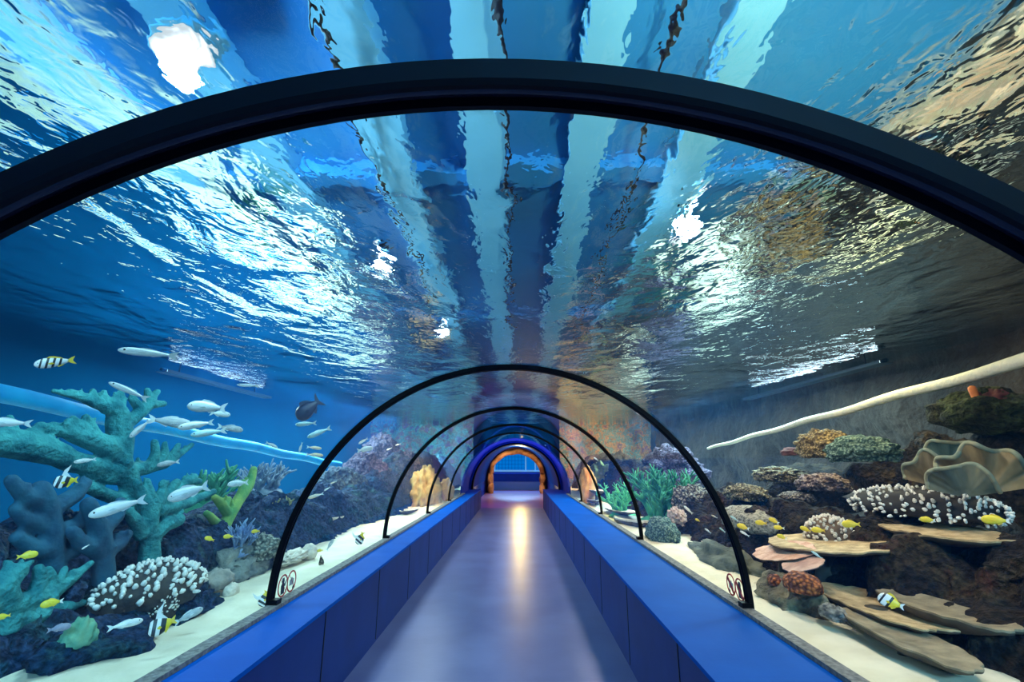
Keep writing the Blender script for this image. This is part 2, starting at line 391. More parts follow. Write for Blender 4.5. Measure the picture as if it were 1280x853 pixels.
# rock banks that carry the reef
back_rocks('wall_rock_left', -6.5, TX-RAD-.4, 3, [(.02, .07, .15), (.10, .05, .20), (.05, .26, .30), (.16, .12, .10), (.15, .06, .22), (.10, .36, .38)])  # turquoise and purple light, mirrored in the water, put into these patches
back_rocks('wall_rock_right', TX+RAD+.4, 5.9, 8, [(.03, .09, .15), (.32, .16, .05), (.07, .24, .27), (.42, .22, .07), (.13, .07, .18), (.36, .32, .10)])  # warm light likewise put into the orange patches
ROCK_L = reef_mat('reef_rock_blue', [(.004, .018, .055), (.010, .05, .10), (.025, .05, .13), (.006, .03, .075), (.03, .09, .12), (.06, .13, .16)])  # blue ambient light of the water is put into this rock colour
ROCK_R = reef_mat('reef_rock_brown', [(.004, .004, .006), (.024, .016, .012), (.008, .008, .012), (.042, .032, .020), (.036, .012, .010), (.09, .075, .045)])
def bank(name, sgn, prof, m, seed):
    """prof(y) -> (x_foot, x_top, x_back, height) in metres, x counted away from the tunnel"""
    mb = MB(); nu, nv = 90, 460; v = []; f = []
    for j in range(nv+1):
        y = -2.0+24*j/nv; xf, xt, xb, h = prof(y)
        for i in range(nu+1):
            u = i/nu
            if u < .6:
                w = u/.6; x = xf+(xt-xf)*w; z = SAND-.12+(h+.12)*(1-(1-w)**1.8)
            else:
                w = (u-.6)/.4; x = xt+(xb-xt)*w; z = SAND+h-(h+.15)*w**2
            p = Vector((x*1.3, y*1.3, seed)); k = noise.fractal(p, .8, 2.2, 5)
            k2 = noise.fractal(p*2.3+Vector((3, 1, 2)), .8, 2.2, 4)
            d1 = noise.voronoi(p*2.6)[0][0]; d2 = noise.voronoi(p*6.5+Vector((9, 0, 0)))[0][0]
            lump = .17*(.55-d1)+.07*(.5-d2); e = min(1, u*5)
            v.append((sgn*(x+.14*k2-lump*.5), y+.1*k, z+(.20*k+lump)*e))
    for j in range(nv):
        for i in range(nu):
            a = j*(nu+1)+i; f.append((a, a+1, a+nu+2, a+nu+1) if sgn > 0 else (a, a+nu+1, a+nu+2, a+1))
    mb.add(v, f); return tag(mb.build(name, m), kind='structure')
def prof_l(y):
    n1 = noise.noise(Vector((y*.55, 3, 0))); return 2.45+.14*n1, 3.25+.2*n1, 4.1, .55+.18*n1+.65*max(0, min(1, (y-9.5)/4))
def prof_r(y):
    n1 = noise.noise(Vector((y*.6, 8, 2))); return 2.28+.12*n1, 3.15+.15*n1, 3.9, .56+.10*n1+.65*max(0, min(1, (y-11)/4))
bank('ground_reef_left', -1, prof_l, ROCK_L, 2); bank('ground_reef_right', 1, prof_r, ROCK_R, 6)

# water surface seen from below
mb = MB(); nx, ny = 60, 110; v = []; f = []
for j in range(ny+1):
    for i in range(nx+1):
        x = -6.8+13.6*i/nx; y = -2.5+25*j/ny; v.append((x, y, SURF+.03*noise.noise(Vector((x*.8, y*.6, 4)))))
for j in range(ny):
    for i in range(nx):
        a = j*(nx+1)+i; f.append((a, a+nx+1, a+nx+2, a+1))   # normals face down into the water
mb.add(v, f); struct(mb, 'water_surface', water_material(), True)

def haze(name, x0, x1, dens, col):
    mb = MB(); mb.box(x0, x1, -2.45, 22.35, SAND-.2, SURF-.07); m, N, L = newmat('sea_water_'+name); out = N.new('ShaderNodeOutputMaterial'); t = N.new('ShaderNodeBsdfTransparent')
    v = N.new('ShaderNodeVolumePrincipled'); v.inputs['Color'].default_value = rgb(col); v.inputs['Density'].default_value = dens; v.inputs['Anisotropy'].default_value = .2
    v.inputs['Absorption Color'].default_value = (.3, .8, .95, 1)
    L.new(t.outputs[0], out.inputs[0]); L.new(v.outputs[0], out.inputs['Volume']); m.cycles.homogeneous_volume = True
    return struct(mb, name, m)
if HAZE: haze('water_left', -6.55, TX-RAD-.07, .015, (.02, .26, .95)); haze('water_right', TX+RAD+.07, 5.9, .004, (.04, .35, .95))
# ------------------------------------------------------------------ the hall above the water
CEIL = mat('hall_blue', (.008, .19, .50), (.010, .24, .58), scale=.6, rough=.8)
BEAM = mat('beam_blue', (.10, .42, .66), (.13, .48, .72), scale=1, rough=.7)
HZ = 5.75
mb = MB(); mb.box(-9, 9, -6, 30, HZ, HZ+.2); struct(mb, 'ceiling', CEIL)
mb = MB(); mb.box(-9.2, -9, -6, 30, SURF, HZ); struct(mb, 'wall_hall_left', BEAM)
mb = MB(); mb.box(-9, 9, 30, 30.2, SURF, HZ); mb.box(-9, 9, -6.2, -6, 0, HZ); struct(mb, 'wall_hall_end', CEIL)
for i, x in enumerate((-4.0, -2.75, -1.42, -.36, .74, 1.95)):
    mb = MB(); mb.box(x-.2, x+.2, -6, 30, HZ-.32, HZ)
    for yy in range(-5, 30, 3): mb.box(x-.205, x+.205, yy, yy+.03, HZ-.33, HZ)
    struct(mb, 'trim_%d' % (i+3), BEAM)
mb = MB()
for yy in range(-3, 30, 4): mb.box(-9, 9, yy, yy+.25, HZ-.16, HZ)
struct(mb, 'trim_10', CEIL)
# warm rock wall of the hall on the right
HR = mat('sand_rock', (.30, .19, .10), (.62, .45, .28), scale=1.6, rough=.9, bump=.8, bscale=3, dist=.2, stretch=(1, .5, 2))
cliff('wall_hall_right', 3.5, SURF+.1, HZ+.1, -6, 30, .45, HR, .12, 11)
# cables and the lamp under the hall ceiling
for i, (x, lab) in enumerate(((-1.55, 'black cable under the hall ceiling, leftmost of the three seen through the water'), (-.12, 'black cable under the hall ceiling, straight above the walkway'), (1.28, 'black cable hanging under the hall ceiling, right of the walkway'))):
    mb = MB(); mb.tube([(x+.03*math.sin(y*1.1+i)+.02*math.sin(y*2.7), y, HZ-.42-.05*math.sin(y*.9+i)) for y in [-3+.4*k for k in range(60)]], .022, 6)
    tag(mb.build('cable', BLACK), lab, 'cable')
LAMPS = [(-2.57, 3.05, 5.1, .25, 420, 'glaring white flood lamp above the water at the upper left', 14), (-1.89, 6.28, 5.1, .035, 12, 'small white lamp above the water, the nearer of two left of centre', 40),
         (-1.43, 8.9, 5.1, .035, 12, 'small white lamp above the water, the farther of two left of centre', 40), (2.05, 5.27, 5.1, .045, 14, 'small white lamp above the water, right of centre', 40)]
for i, (x, y, z, r, e, lab, em) in enumerate(LAMPS):
    root = empty('flood_lamp', (x, y, z), lab, 'lamp'); ly = .75 if i == 0 else 14
    mb = MB(); mb.blob(root.location+Vector((0, 0, .06)), (r*1.2, r*ly*1.06, r*.5), bottom=-.2); part(mb, 'housing', BEAM, root)
    mb = MB(); mb.blob(root.location, (r, r*ly, r*.2)); part(mb, 'lens', lens_material('lamp_white_%d' % i, (.88, .96, 1), em), root)
    mb = MB(); mb.tube([root.location+Vector((0, 0, r*.3)), (x, y, HZ-.34)], .025, round_end=False); part(mb, 'stem', BLACK, root)

# lamp tubes along both tank walls, just under the water level
NAVYT = mat('dark_shield', (.004, .012, .03), rough=.6)
TUBE = emission('tube_white', (.85, .95, 1), 4)
for x, y0, y1, lab in ((-6.2, 8.2, 11.6, 'white lamp tube under the water level along the left tank wall'), (5.72, 7.4, 11.8, 'white lamp tube under the water level along the right tank wall')):
    root = empty('tube_lamp', (x, (y0+y1)/2, SURF-.12), lab, 'lamp'); z = SURF-.12
    mb = MB(); mb.tube([(x, y0, z), (x, (y0+y1)/2, z), (x, y1, z)], .022, 10); part(mb, 'tube', TUBE if x > 0 else emission('tube_soft', (.7, .88, 1), 1.8), root)
    mb = MB(); sx = 1 if x > 0 else -1; xa, xb = x-sx*.16, x+sx*.05  # shield added below the tube, so only its mirrored glitter shows
    mb.box(min(xa, xb), max(xa, xb), y0-.1, y1+.1, z-.06, z-.05); mb.box(xa-.004, xa+.004, y0-.1, y1+.1, z-.06, z-.012); part(mb, 'glare_shield', NAVYT, root, False)
    for y in (y0, y1): mb = MB(); mb.tube([(x, y-.05, z), (x, y+.05, z)], .032, 10); part(mb, 'end_cap', BLACK, root)
    for y in (y0+.4, y1-.4): mb = MB(); mb.tube([(x, y, z), (x, y, z+.22)], .012, 6); part(mb, 'hanger', BLACK, root)

# ================================================================== LIGHT
def lamp(kind, name, loc, col, e, size=.3, aim=None, sizey=None, spot=None, blend=.5):
    l = bpy.data.lights.new(name, kind); l.energy = e; l.color = col
    if kind == 'AREA':
        l.size = size
        if sizey: l.shape = 'RECTANGLE'; l.size_y = sizey
    else: l.shadow_soft_size = size
    if kind == 'SPOT': l.spot_size = math.radians(spot or 60); l.spot_blend = blend
    o = bpy.data.objects.new(name, l); COL.objects.link(o); o.location = loc
    if aim: o.rotation_euler = (Vector(aim)-Vector(loc)).to_track_quat('-Z', 'Y').to_euler()
    return o
# lights added just under the water level, in place of lamps above it
ZL = SURF-.12
for y in (7.5, 10.5, 13.5, 17): lamp('AREA', 'tank_fill', (-4.7, y, ZL), (.60, .97, 1), 240, .8, (-4.7, y, 0), 2.4)  # this row and the next brighten hidden sand that the water mirrors
for y in (8.5, 11.5, 14.5, 18): lamp('AREA', 'tank_fill', (4.4, y, ZL), (.60, .97, 1), 250, .8, (4.4, y, 0), 2.4)
for y in (1.0, 3.2, 5.6): lamp('AREA', 'tank_fill', (-1.9, y, ZL), (.45, .88, 1), 42, .4, (-3.1, y+.4, .6), .7)  # added fill for the fish and coral sides facing the tunnel
for y in (2.0, 4.0, 6.2): lamp('AREA', 'tank_fill', (1.9, y, ZL), (1, .90, .70), 32, .22, (2.8, y+.2, .5), .35)
for y in (8.5, 11.5):
    lamp('AREA', 'tank_fill', (-1.9, y, ZL), (.8, .95, 1), 40, .4, (-2.8, y, .5), .6); lamp('AREA', 'tank_fill', (1.9, y, ZL), (1, .95, .85), 40, .4, (2.7, y, .5), .6)
lamp('AREA', 'tank_fill', (4.2, 5.5, ZL), (1, .86, .40), 60, .5, (4.6, 5.5, 0), 2)
lamp('AREA', 'wall_fill', (-4.6, 2.5, 2.4), (.15, .62, 1), 60, .4, (-6.6, 4, 1.6), 3)  # added lights without fixtures, brightening the tank walls
lamp('AREA', 'wall_fill', (-4.9, 9, 2.4), (.08, .45, 1), 26, .4, (-6.6, 9, 1.6), 5)
lamp('AREA', 'wall_fill', (4.6, 4, 2.6), (.5, .6, .8), 2, .4, (6.2, 4, 1.6), 3)
lamp('AREA', 'wall_fill', (-3.0, 19.6, 2.9), (.45, .88, 1), 280, .6, (-3.0, 22.4, 1.4), 3)  # added pair colouring the end rocks, which the water mirrors
lamp('AREA', 'wall_fill', (2.6, 19.6, 2.9), (1, .68, .38), 260, .6, (2.6, 22.4, 1.5), 3)
# lights above the water; those out of view are added to brighten ceiling and rock
for y in (1, 7, 13, 20): lamp('AREA', 'hall_light', (-8.3, y, 3.7), (.45, .87, 1), 900, .6, (-3, y, HZ), 3)
lamp('AREA', 'hall_light', (1.5, -5.2, 4.0), (.25, .72, 1), 800, 2.5, (.8, 5, HZ), .8)
lamp('AREA', 'hall_light', (0, 29, 3.8), (.2, .66, 1), 700, 4, (0, 16, HZ), .8)
lamp('AREA', 'hall_light', (1.5, 1.2, 3.5), (1, .78, .48), 260, .5, (3.6, 4, 4.9), .8)
for q in LAMPS: lamp('POINT', 'hall_light', (q[0], q[1], q[2]-.2), (.85, .96, 1), q[4], .15)
# far end
lamp('POINT', 'portal_lamp', (.1, 21.3, 1.85), (1, .72, .24), 190, .06)
lamp('SPOT', 'portal_lamp', (-.5, 22.4, 1.7), (1, .50, .16), 90, .1, (-1.2, 24.3, .9), spot=100)
lamp('SPOT', 'portal_lamp', (.5, 22.4, 1.7), (1, .50, .16), 90, .1, (1.2, 24.3, 1.2), spot=100)
lamp('AREA', 'corridor_light', (-.5, 17.6, 1.6), (.85, .15, .8), 14, .5, (-.3, 18.6, 0), 2)
lamp('AREA', 'corridor_light', (0, 14.9, 1.0), (.01, .28, 1), 40, 1.6, (0, 15.1, 2.2), 1.6)  # blue light added low in the collar to colour its vault
for sx, y, c in ((-1, 11.6, (1, .55, .12)), (1, 12.6, (1, .42, .12)), (1, 9.6, (.85, .95, .2)), (-1, 9.2, (.9, .75, .2))):
    lamp('SPOT', 'reef_spot', (sx*1.75, y-.6, ZL), c, 260, .1, (sx*2.5, y, .9), spot=55)
lamp('AREA', 'lobby_lamp', (0, 29, 3.8), (.05, .3, 1), 160, 2, (0, 29, 0), 2)
w = bpy.data.worlds.new('night'); SC.world = w; w.use_nodes = True
w.node_tree.nodes['Background'].inputs[0].default_value = (.01, .03, .08, 1); w.node_tree.nodes['Background'].inputs[1].default_value = .3

# the reef
# ================================================================== CORALS
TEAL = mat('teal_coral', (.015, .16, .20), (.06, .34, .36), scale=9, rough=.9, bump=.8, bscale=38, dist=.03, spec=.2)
TEAL_D = mat('unlit_teal_coral', (.004, .05, .11), (.014, .11, .19), scale=7, rough=.9, bump=.35, bscale=45, dist=.02)  # same teal coral, its lack of light put into a darker colour
LIME = mat('lime_coral', (.06, .28, .10), (.32, .48, .10), scale=5, rough=.8, bump=.3, bscale=45)
GREEN = mat('green_coral', (.02, .20, .10), (.06, .36, .20), scale=6, rough=.85, bump=.4, bscale=40)
WHITE = mat('white_tip', (.82, .84, .84), (.9, .88, .82), scale=20, rough=.7)
DARKC = mat('dark_colony', (.012, .016, .022), (.05, .045, .04), scale=9, rough=.9, bump=.6, bscale=25)
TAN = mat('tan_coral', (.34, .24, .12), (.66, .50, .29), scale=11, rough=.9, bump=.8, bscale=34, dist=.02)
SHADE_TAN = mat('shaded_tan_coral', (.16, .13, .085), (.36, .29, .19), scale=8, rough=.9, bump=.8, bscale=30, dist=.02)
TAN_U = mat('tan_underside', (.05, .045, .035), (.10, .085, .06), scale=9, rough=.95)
PALE = mat('pale_plate', (.55, .50, .42), (.78, .73, .64), scale=10, rough=.85, bump=.4, bscale=40)
PINK = mat('pink_coral', (.55, .26, .17), (.80, .50, .38), scale=10, rough=.8, bump=.5, bscale=35)
RUST = mat('rust_coral', (.62, .19, .045), (.10, .02, .008), scale=34, rough=.8, bump=1, bscale=34, tex='voronoi', lo=.12, hi=.62, dist=.03)
OLIVE = mat('olive_coral', (.46, .40, .24), (.055, .048, .03), scale=30, rough=.9, bump=1, bscale=30, tex='voronoi', lo=.12, hi=.62, dist=.03)
OLIVE_T = mat('olive_teal_coral', (.30, .44, .34), (.03, .08, .075), scale=34, rough=.9, bump=1, bscale=34, tex='voronoi', lo=.12, hi=.62, dist=.03)
LEAF = mat('leaf_coral', (.05, .075, .07), (.15, .16, .11), scale=7, rough=.85, bump=.5, bscale=22, stretch=(1, 1, .3))
LEAF_RIM = mat('leaf_rim', (.15, .22, .19), (.30, .28, .17), scale=9, rough=.85, bump=.5)
BLUEC = mat('blue_coral', (.12, .22, .48), (.28, .42, .62), scale=8, rough=.85, bump=.3, bscale=40)
MIXC = mat('grey_green_coral', (.42, .47, .42), (.05, .08, .08), scale=26, rough=.9, bump=1, bscale=26, tex='voronoi', lo=.12, hi=.62, dist=.03)
PURP = mat('purple_coral', (.15, .12, .20), (.025, .022, .05), scale=16, rough=.95, bump=1, bscale=16, tex='voronoi', lo=.1, hi=.7, dist=.05)
RED = mat('red_sponge', (.55, .14, .03), (.72, .24, .06), scale=8, rough=.7)
MAROON = mat('maroon_coral', (.07, .018, .018), (.14, .035, .03), scale=8, rough=.85, bump=.5)

def sc(P):                      # metres covered by one pixel at the point P
    return max(.2, P.y)/F
def coral_px(name, label, cat, X, branches, m, vox=.016, dx=0, group=None, base=None, nubs=0):
    """branching coral: each branch is [(px, py, radius_px, extra_depth)], standing at lateral distance X"""
    first = branches[0][0]; b0 = atX(first[0], first[1], X); root = empty(name, b0, label, cat, group)
    mb = MB()
    for k, br in enumerate(branches):
        pts = []; rad = []
        for q in br:
            P = atX(q[0], q[1], X+(q[3] if len(q) > 3 else 0)); pts.append(P); rad.append(q[2]*sc(P)*.98)
        # subdivide with a slight wander
        pp, rr = [], []
        for i in range(len(pts)-1):
            for s in range(3):
                t = s/3; p = pts[i].lerp(pts[i+1], t); w = .25*rad[i]
                pp.append(p+Vector((noise.noise(p*6), noise.noise(p*6+Vector((5, 0, 0))), noise.noise(p*6+Vector((0, 5, 0)))))*w); rr.append(rad[i]+(rad[i+1]-rad[i])*t)
        pp.append(pts[-1]); rr.append(rad[-1]); mb.tube(pp, rr, 8)
        if nubs:
            for i in range(2, len(pp)-1):
                t = (pp[i+1 if i+1 < len(pp) else i]-pp[i-1]).normalized()
                for _ in range(2):
                    if RND.random() < nubs:
                        d = Vector((RND.uniform(-.5, .5), RND.uniform(-.7, .7), RND.uniform(.1, 1))); d = (d-t*d.dot(t)*.7+t*.55).normalized(); L_ = rr[i]*RND.uniform(1.3, 2.0)
                        mb.tube([pp[i], pp[i]+d*L_*.6, pp[i]+d*L_], [rr[i]*.5, rr[i]*.36, rr[i]*.24], 6)
    o = part(mb, 'branches', m, root); remesh(o, vox*.85, 1)
    if base:
        P = atX(base[0], base[1], X); mb = MB(); r = base[2]*sc(P); mb.blob(P-Vector((0, 0, r*.5)), (r, r, r*.8), amp=.3, seed=len(branches)); part(mb, 'holdfast', base[3] if len(base) > 3 else m, root)
    return root

def dotted(name, label, P, r, n, tip, seed=0, body=DARKC, tips=WHITE, lo=.05, rot=0, cat='coral', tip_len=1.6):
    """domed colony studded with pale branch tips"""
    P = Vector(P); root = empty(name, P, label, cat); r = Vector(r)
    mb = MB(); mb.blob(P, r, 28, 16, amp=.12, freq=2.2, seed=seed, bottom=-.35, rot=rot); part(mb, 'colony', body, root)
    rnd = random.Random(seed); ga = PI*(3-5**.5); rest = MB()
    c, s = math.cos(rot), math.sin(rot); tips_ = []
    for i in range(n):
        z = 1-(i+.5)/n*(1-lo); a = i*ga+rnd.uniform(-.2, .2); q = math.sqrt(max(0, 1-z*z))
        d = Vector((q*math.cos(a), q*math.sin(a), z)); p = Vector((d.x*r.x, d.y*r.y, d.z*r.z)); nn = Vector((d.x/r.x, d.y/r.y, d.z/r.z)).normalized()
        nn = (nn+Vector((rnd.uniform(-.3, .3), rnd.uniform(-.3, .3), .35))).normalized()
        k = tip*rnd.uniform(.65, 1.25)
        p = P+Vector((p.x*c-p.y*s, p.x*s+p.y*c, p.z)); nn = Vector((nn.x*c-nn.y*s, nn.x*s+nn.y*c, nn.z)); tips_.append((p.length_squared, p, nn, k))
    tips_.sort(key=lambda t: (t[1]-CAM).length)
    for i, (_, p, nn, k) in enumerate(tips_):
        mb = MB() if i < 100 else rest
        mb.tube([p*1.0-nn*k*.2, p+nn*k*tip_len*.45, p+nn*k*tip_len*.8], [k*.62, k*.66, k*.45], 6)
        if i < 100: part(mb, 'branch_tip', tips, root)
    if n > 100: part(rest, 'branch_tips', tips, root)['kind'] = 'stuff'
    return root

def plate(name, label, p0, p1, X, wx, th=.05, top=TAN, under=TAN_U, seed=0, dish=.05, stalk=.25, cat='coral', tilt=0):
    """table coral: a flat, wavy-rimmed plate on a short foot, its long axis from pixel p0 to p1 at lateral distance X"""
    A, B = atX(p0[0], p0[1], X), atX(p1[0], p1[1], X); c = (A+B)/2; ax = (B-A)/2
    root = empty(name, c-Vector((0, 0, th+stalk)), label, cat)
    side = Vector((1 if X > 0 else -1, 0, 0))*wx
    n, k = 64, 7; top_r, bot_r = [], []
    def pt(j, u, under_):
        a = 2*PI*j/n; d = Vector((math.cos(a), math.sin(a), seed)); w = 1+.13*noise.fractal(d*1.6, .9, 2, 3)+.045*noise.noise(d*7)
        p = c+ax*(math.cos(a)*u*w)+side*(math.sin(a)*u*w)
        z = dish*(u*u-1)+.012*noise.noise(Vector((p.x*9, p.y*9, seed)))*u+tilt*math.sin(a)*u
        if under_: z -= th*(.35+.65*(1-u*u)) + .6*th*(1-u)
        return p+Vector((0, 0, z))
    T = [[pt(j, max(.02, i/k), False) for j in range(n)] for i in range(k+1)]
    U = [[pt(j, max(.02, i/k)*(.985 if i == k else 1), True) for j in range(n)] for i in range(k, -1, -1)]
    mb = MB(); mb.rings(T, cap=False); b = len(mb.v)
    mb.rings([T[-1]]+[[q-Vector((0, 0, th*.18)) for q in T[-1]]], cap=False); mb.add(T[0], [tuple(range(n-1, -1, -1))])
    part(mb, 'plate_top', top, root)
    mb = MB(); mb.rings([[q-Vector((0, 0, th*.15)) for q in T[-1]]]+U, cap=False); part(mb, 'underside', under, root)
    mb = MB(); mb.tube([c-Vector((0, 0, th+stalk)), c-Vector((0, 0, th+stalk*.4)), c-Vector((0, 0, th*.6))], [wx*.34, wx*.22, wx*.3], 10, round_end=False); part(mb, 'foot', under, root)
    return root

def mound(name, label, P, r, m, amp=.14, freq=2.6, seed=0, knobs=0, km=None, cat='coral', krad=.03, rot=0):
    P = Vector(P); root = empty(name, P, label, cat); mb = MB()
    if knobs: mb.blob(P, r, 96, 56, amp=amp, freq=freq, seed=seed, bottom=-.5, rot=rot, vor=krad*2.2/max(r), vfreq=max(r)/krad*.30)
    else: mb.blob(P, r, 40, 24, amp=amp, freq=freq, seed=seed, bottom=-.5, rot=rot)
    part(mb, 'colony', m, root)
    return root

def bush(name, label, P, h, spread, n, rad, m, seed=0, cat='coral', levels=2, base=True, bm=None):
    """bushy coral of many forking fingers"""
    P = Vector(P); root = empty(name, P, label, cat); rnd = random.Random(seed); mb = MB()
    def grow(p, d, L, r, lev):
        q = p+d*L*.5+Vector((rnd.uniform(-1, 1), rnd.uniform(-1, 1), rnd.uniform(-.3, .6)))*L*.1; e = p+d*L
        mb.tube([p, q, e], [r, r*.85, r*.62], 6)
        if lev > 0:
            for _ in range(rnd.choice((2, 3, 3))):
                dd = (d+Vector((rnd.uniform(-.9, .9), rnd.uniform(-.9, .9), rnd.uniform(-.2, .7)))).normalized(); grow(p+d*L*rnd.uniform(.55, 1), dd, L*rnd.uniform(.5, .75), r*.68, lev-1)
    for i in range(n):
        a = 2*PI*i/n+rnd.uniform(-.3, .3); t = rnd.uniform(.1, 1)*spread
        d = Vector((math.cos(a)*t, math.sin(a)*t, 1)).normalized(); grow(P+Vector((math.cos(a), math.sin(a), 0))*rad*2*t, d, h*rnd.uniform(.45, .62), rad*rnd.uniform(.8, 1.2), levels)
    part(mb, 'branches', m, root)
    if base: mb = MB(); mb.blob(P, (spread*h*.3+rad*3, spread*h*.3+rad*3, rad*4), amp=.25, seed=seed); part(mb, 'holdfast', bm or m, root)
    return root

def leafcup(name, label, P, w, h, face, m=LEAF, rim=LEAF_RIM, seed=0, fold=3, curl=.35):
    """upright folded leaf coral opening like a fan; face = direction (x, y) its front looks"""
    P = Vector(P); root = empty(name, P, label, 'coral'); fx = Vector((face[0], face[1], 0)).normalized(); sx = Vector((-fx.y, fx.x, 0))
    nu, nv = 72, 18
    def pt(i, j, off):
        a = math.radians(84)*(-1+2*i/nu); q = .12+.88*j/nv; lobe = 1+.10*math.cos(a*fold*2+seed)+.07*noise.noise(Vector((a*2.2, seed, 0)))
        ru = (math.sin(a*fold*2.2+seed)*.16+.10*noise.noise(Vector((a*5, q*2, seed))))*w*q*q
        return P+sx*(math.sin(a)*q*w*lobe)+Vector((0, 0, h*(.06+.94*math.cos(a*.93)*q*lobe)))+fx*(ru+curl*w*(.55*q*q-.5*abs(math.sin(a))**2*q)+off*(1 if q > .3 else .5))
    th = .008+.02*w
    A = [[pt(i, j, th) for i in range(nu+1)] for j in range(nv+1)]; B = [[pt(i, j, -th) for i in range(nu+1)] for j in range(nv+1)]
    mb = MB(); k = nu+1
    for S, fl_ in ((A, 0), (B, 1)):
        v = [p for r in S for p in r]; f = []
        for j in range(nv):
            for i in range(nu):
                a = j*k+i; f.append((a, a+1, a+k+1, a+k) if not fl_ else (a, a+k, a+k+1, a+1))
        mb.add(v, f)
    part(mb, 'blade', m, root)
    mb = MB(); edge = [(A[nv][i]+B[nv][i])/2 for i in range(nu+1)]
    mb.tube(edge, th*1.25, 8, round_end=False); part(mb, 'rim', rim, root)
    return root

def rock(label, P, r, m, seed=0, amp=.3, name='reef_rock'):
    mb = MB(); mb.blob(P, r, 44, 26, amp=amp, freq=1.7, seed=seed, oct=6)
    o = mb.build(name, m, loc=tuple(P)); return tag(o, label, 'rock')

# ---- left side -----------------------------------------------------
XL = -2.95
coral_px('elkhorn_coral', 'large teal elkhorn coral at the left edge, arms reaching in front of the pipe', 'coral', XL, [
    [(200, 735, 15), (188, 680, 13), (172, 630, 12), (158, 600, 12), (150, 575, 13), (150, 548, 15), (148, 520, 13), (138, 505, 10)],
    [(140, 512, 9), (108, 499, 6), (86, 493, 4.5), (66, 489, 3)], [(132, 508, 8), (110, 497, 5), (86, 489, 3.5)], [(135, 512, 9), (120, 500, 6), (116, 489, 4)],
    [(140, 510, 9), (131, 498, 6), (130, 490, 3.5)], [(148, 515, 8), (153, 500, 5), (151, 488, 3.5)],
    [(150, 535, 10), (170, 520, 8), (188, 505, 8), (184, 488, 4)], [(186, 507, 7), (205, 505, 4)], [(176, 513, 7), (165, 498, 5), (168, 490, 3.5)], [(188, 505, 7), (192, 495, 5), (197, 490, 4)],
    [(152, 575, 13), (126, 556, 14), (104, 545, 12), (78, 539, 8), (48, 532, 5)], [(84, 540, 8), (66, 531, 4.5)], [(100, 543, 9), (88, 530, 5), (84, 527, 4)], [(108, 545, 9), (97, 528, 5), (91, 523, 4)], [(118, 548, 10), (112, 530, 6), (107, 522, 5)],
    [(128, 560, 10), (118, 545, 8), (100, 535, 8)],
    [(155, 590, 12), (118, 584, 12), (82, 574, 14), (50, 562, 18), (20, 555, 19), (-25, 552, 17)], [(50, 560, 14), (44, 545, 8), (38, 538, 5)], [(25, 552, 14), (12, 544, 8), (2, 540, 5)], [(60, 565, 12), (62, 548, 6)],
    [(152, 590, 10), (182, 586, 9), (206, 580, 7), (226, 566, 4.5), (240, 556, 3)], [(188, 584, 8), (194, 566, 5.5), (193, 553, 4.5)], [(198, 582, 7), (206, 566, 5), (206, 555, 3.5)], [(208, 578, 6), (220, 562, 4), (223, 556, 3)],
    [(175, 635, 9), (140, 622, 8), (118, 612, 8), (100, 607, 7)], [(165, 600, 9), (130, 596, 8), (106, 592, 6)]], TEAL, .013, base=(200, 742, 30, ROCK_L), nubs=.32)
coral_px('elkhorn_coral', 'smaller teal antler coral fanning out right of the big trunk, behind the pale fish', 'coral', XL+.2, [
    [(188, 700, 12), (186, 660, 10), (186, 636, 11)], [(186, 640, 10), (178, 620, 7), (170, 604, 5)], [(190, 632, 9), (186, 612, 6), (184, 602, 4.5)], [(194, 630, 8), (204, 612, 5), (204, 603, 4)], [(200, 606, 4), (209, 604, 3)],
    [(192, 634, 8), (214, 612, 6), (221, 603, 5)], [(204, 628, 7), (230, 606, 6), (243, 596, 4.5)], [(236, 602, 5), (249, 602, 4)], [(196, 638, 8), (236, 629, 6), (267, 615, 4)],
    [(186, 672, 11), (206, 655, 10), (223, 650, 8)], [(180, 668, 9), (168, 650, 8), (160, 640, 6)]], TEAL, .013, base=(190, 708, 24, ROCK_L), nubs=.3)
coral_px('elkhorn_coral', 'low teal elkhorn coral in the lower left corner, fingers pointing up right', 'coral', -2.62, [
    [(8, 790, 14), (12, 770, 14), (20, 755, 14)], [(12, 760, 15), (-5, 735, 16), (14, 716, 13), (24, 712, 9)], [(18, 758, 14), (42, 747, 12), (68, 738, 9), (92, 722, 6), (114, 704, 3.5)],
    [(44, 745, 10), (49, 725, 8), (48, 711, 6)], [(60, 738, 8), (65, 724, 6), (60, 712, 4.5)], [(68, 735, 8), (78, 720, 5), (81, 712, 4)], [(78, 732, 6), (90, 716, 4)],
    [(10, 772, 14), (42, 770, 13), (76, 762, 9), (106, 754, 3.5)], [(40, 768, 10), (58, 748, 7), (66, 744, 5)], [(-20, 770, 16), (-10, 750, 14)]], TEAL, .012, base=(15, 800, 30, ROCK_L), nubs=.3)
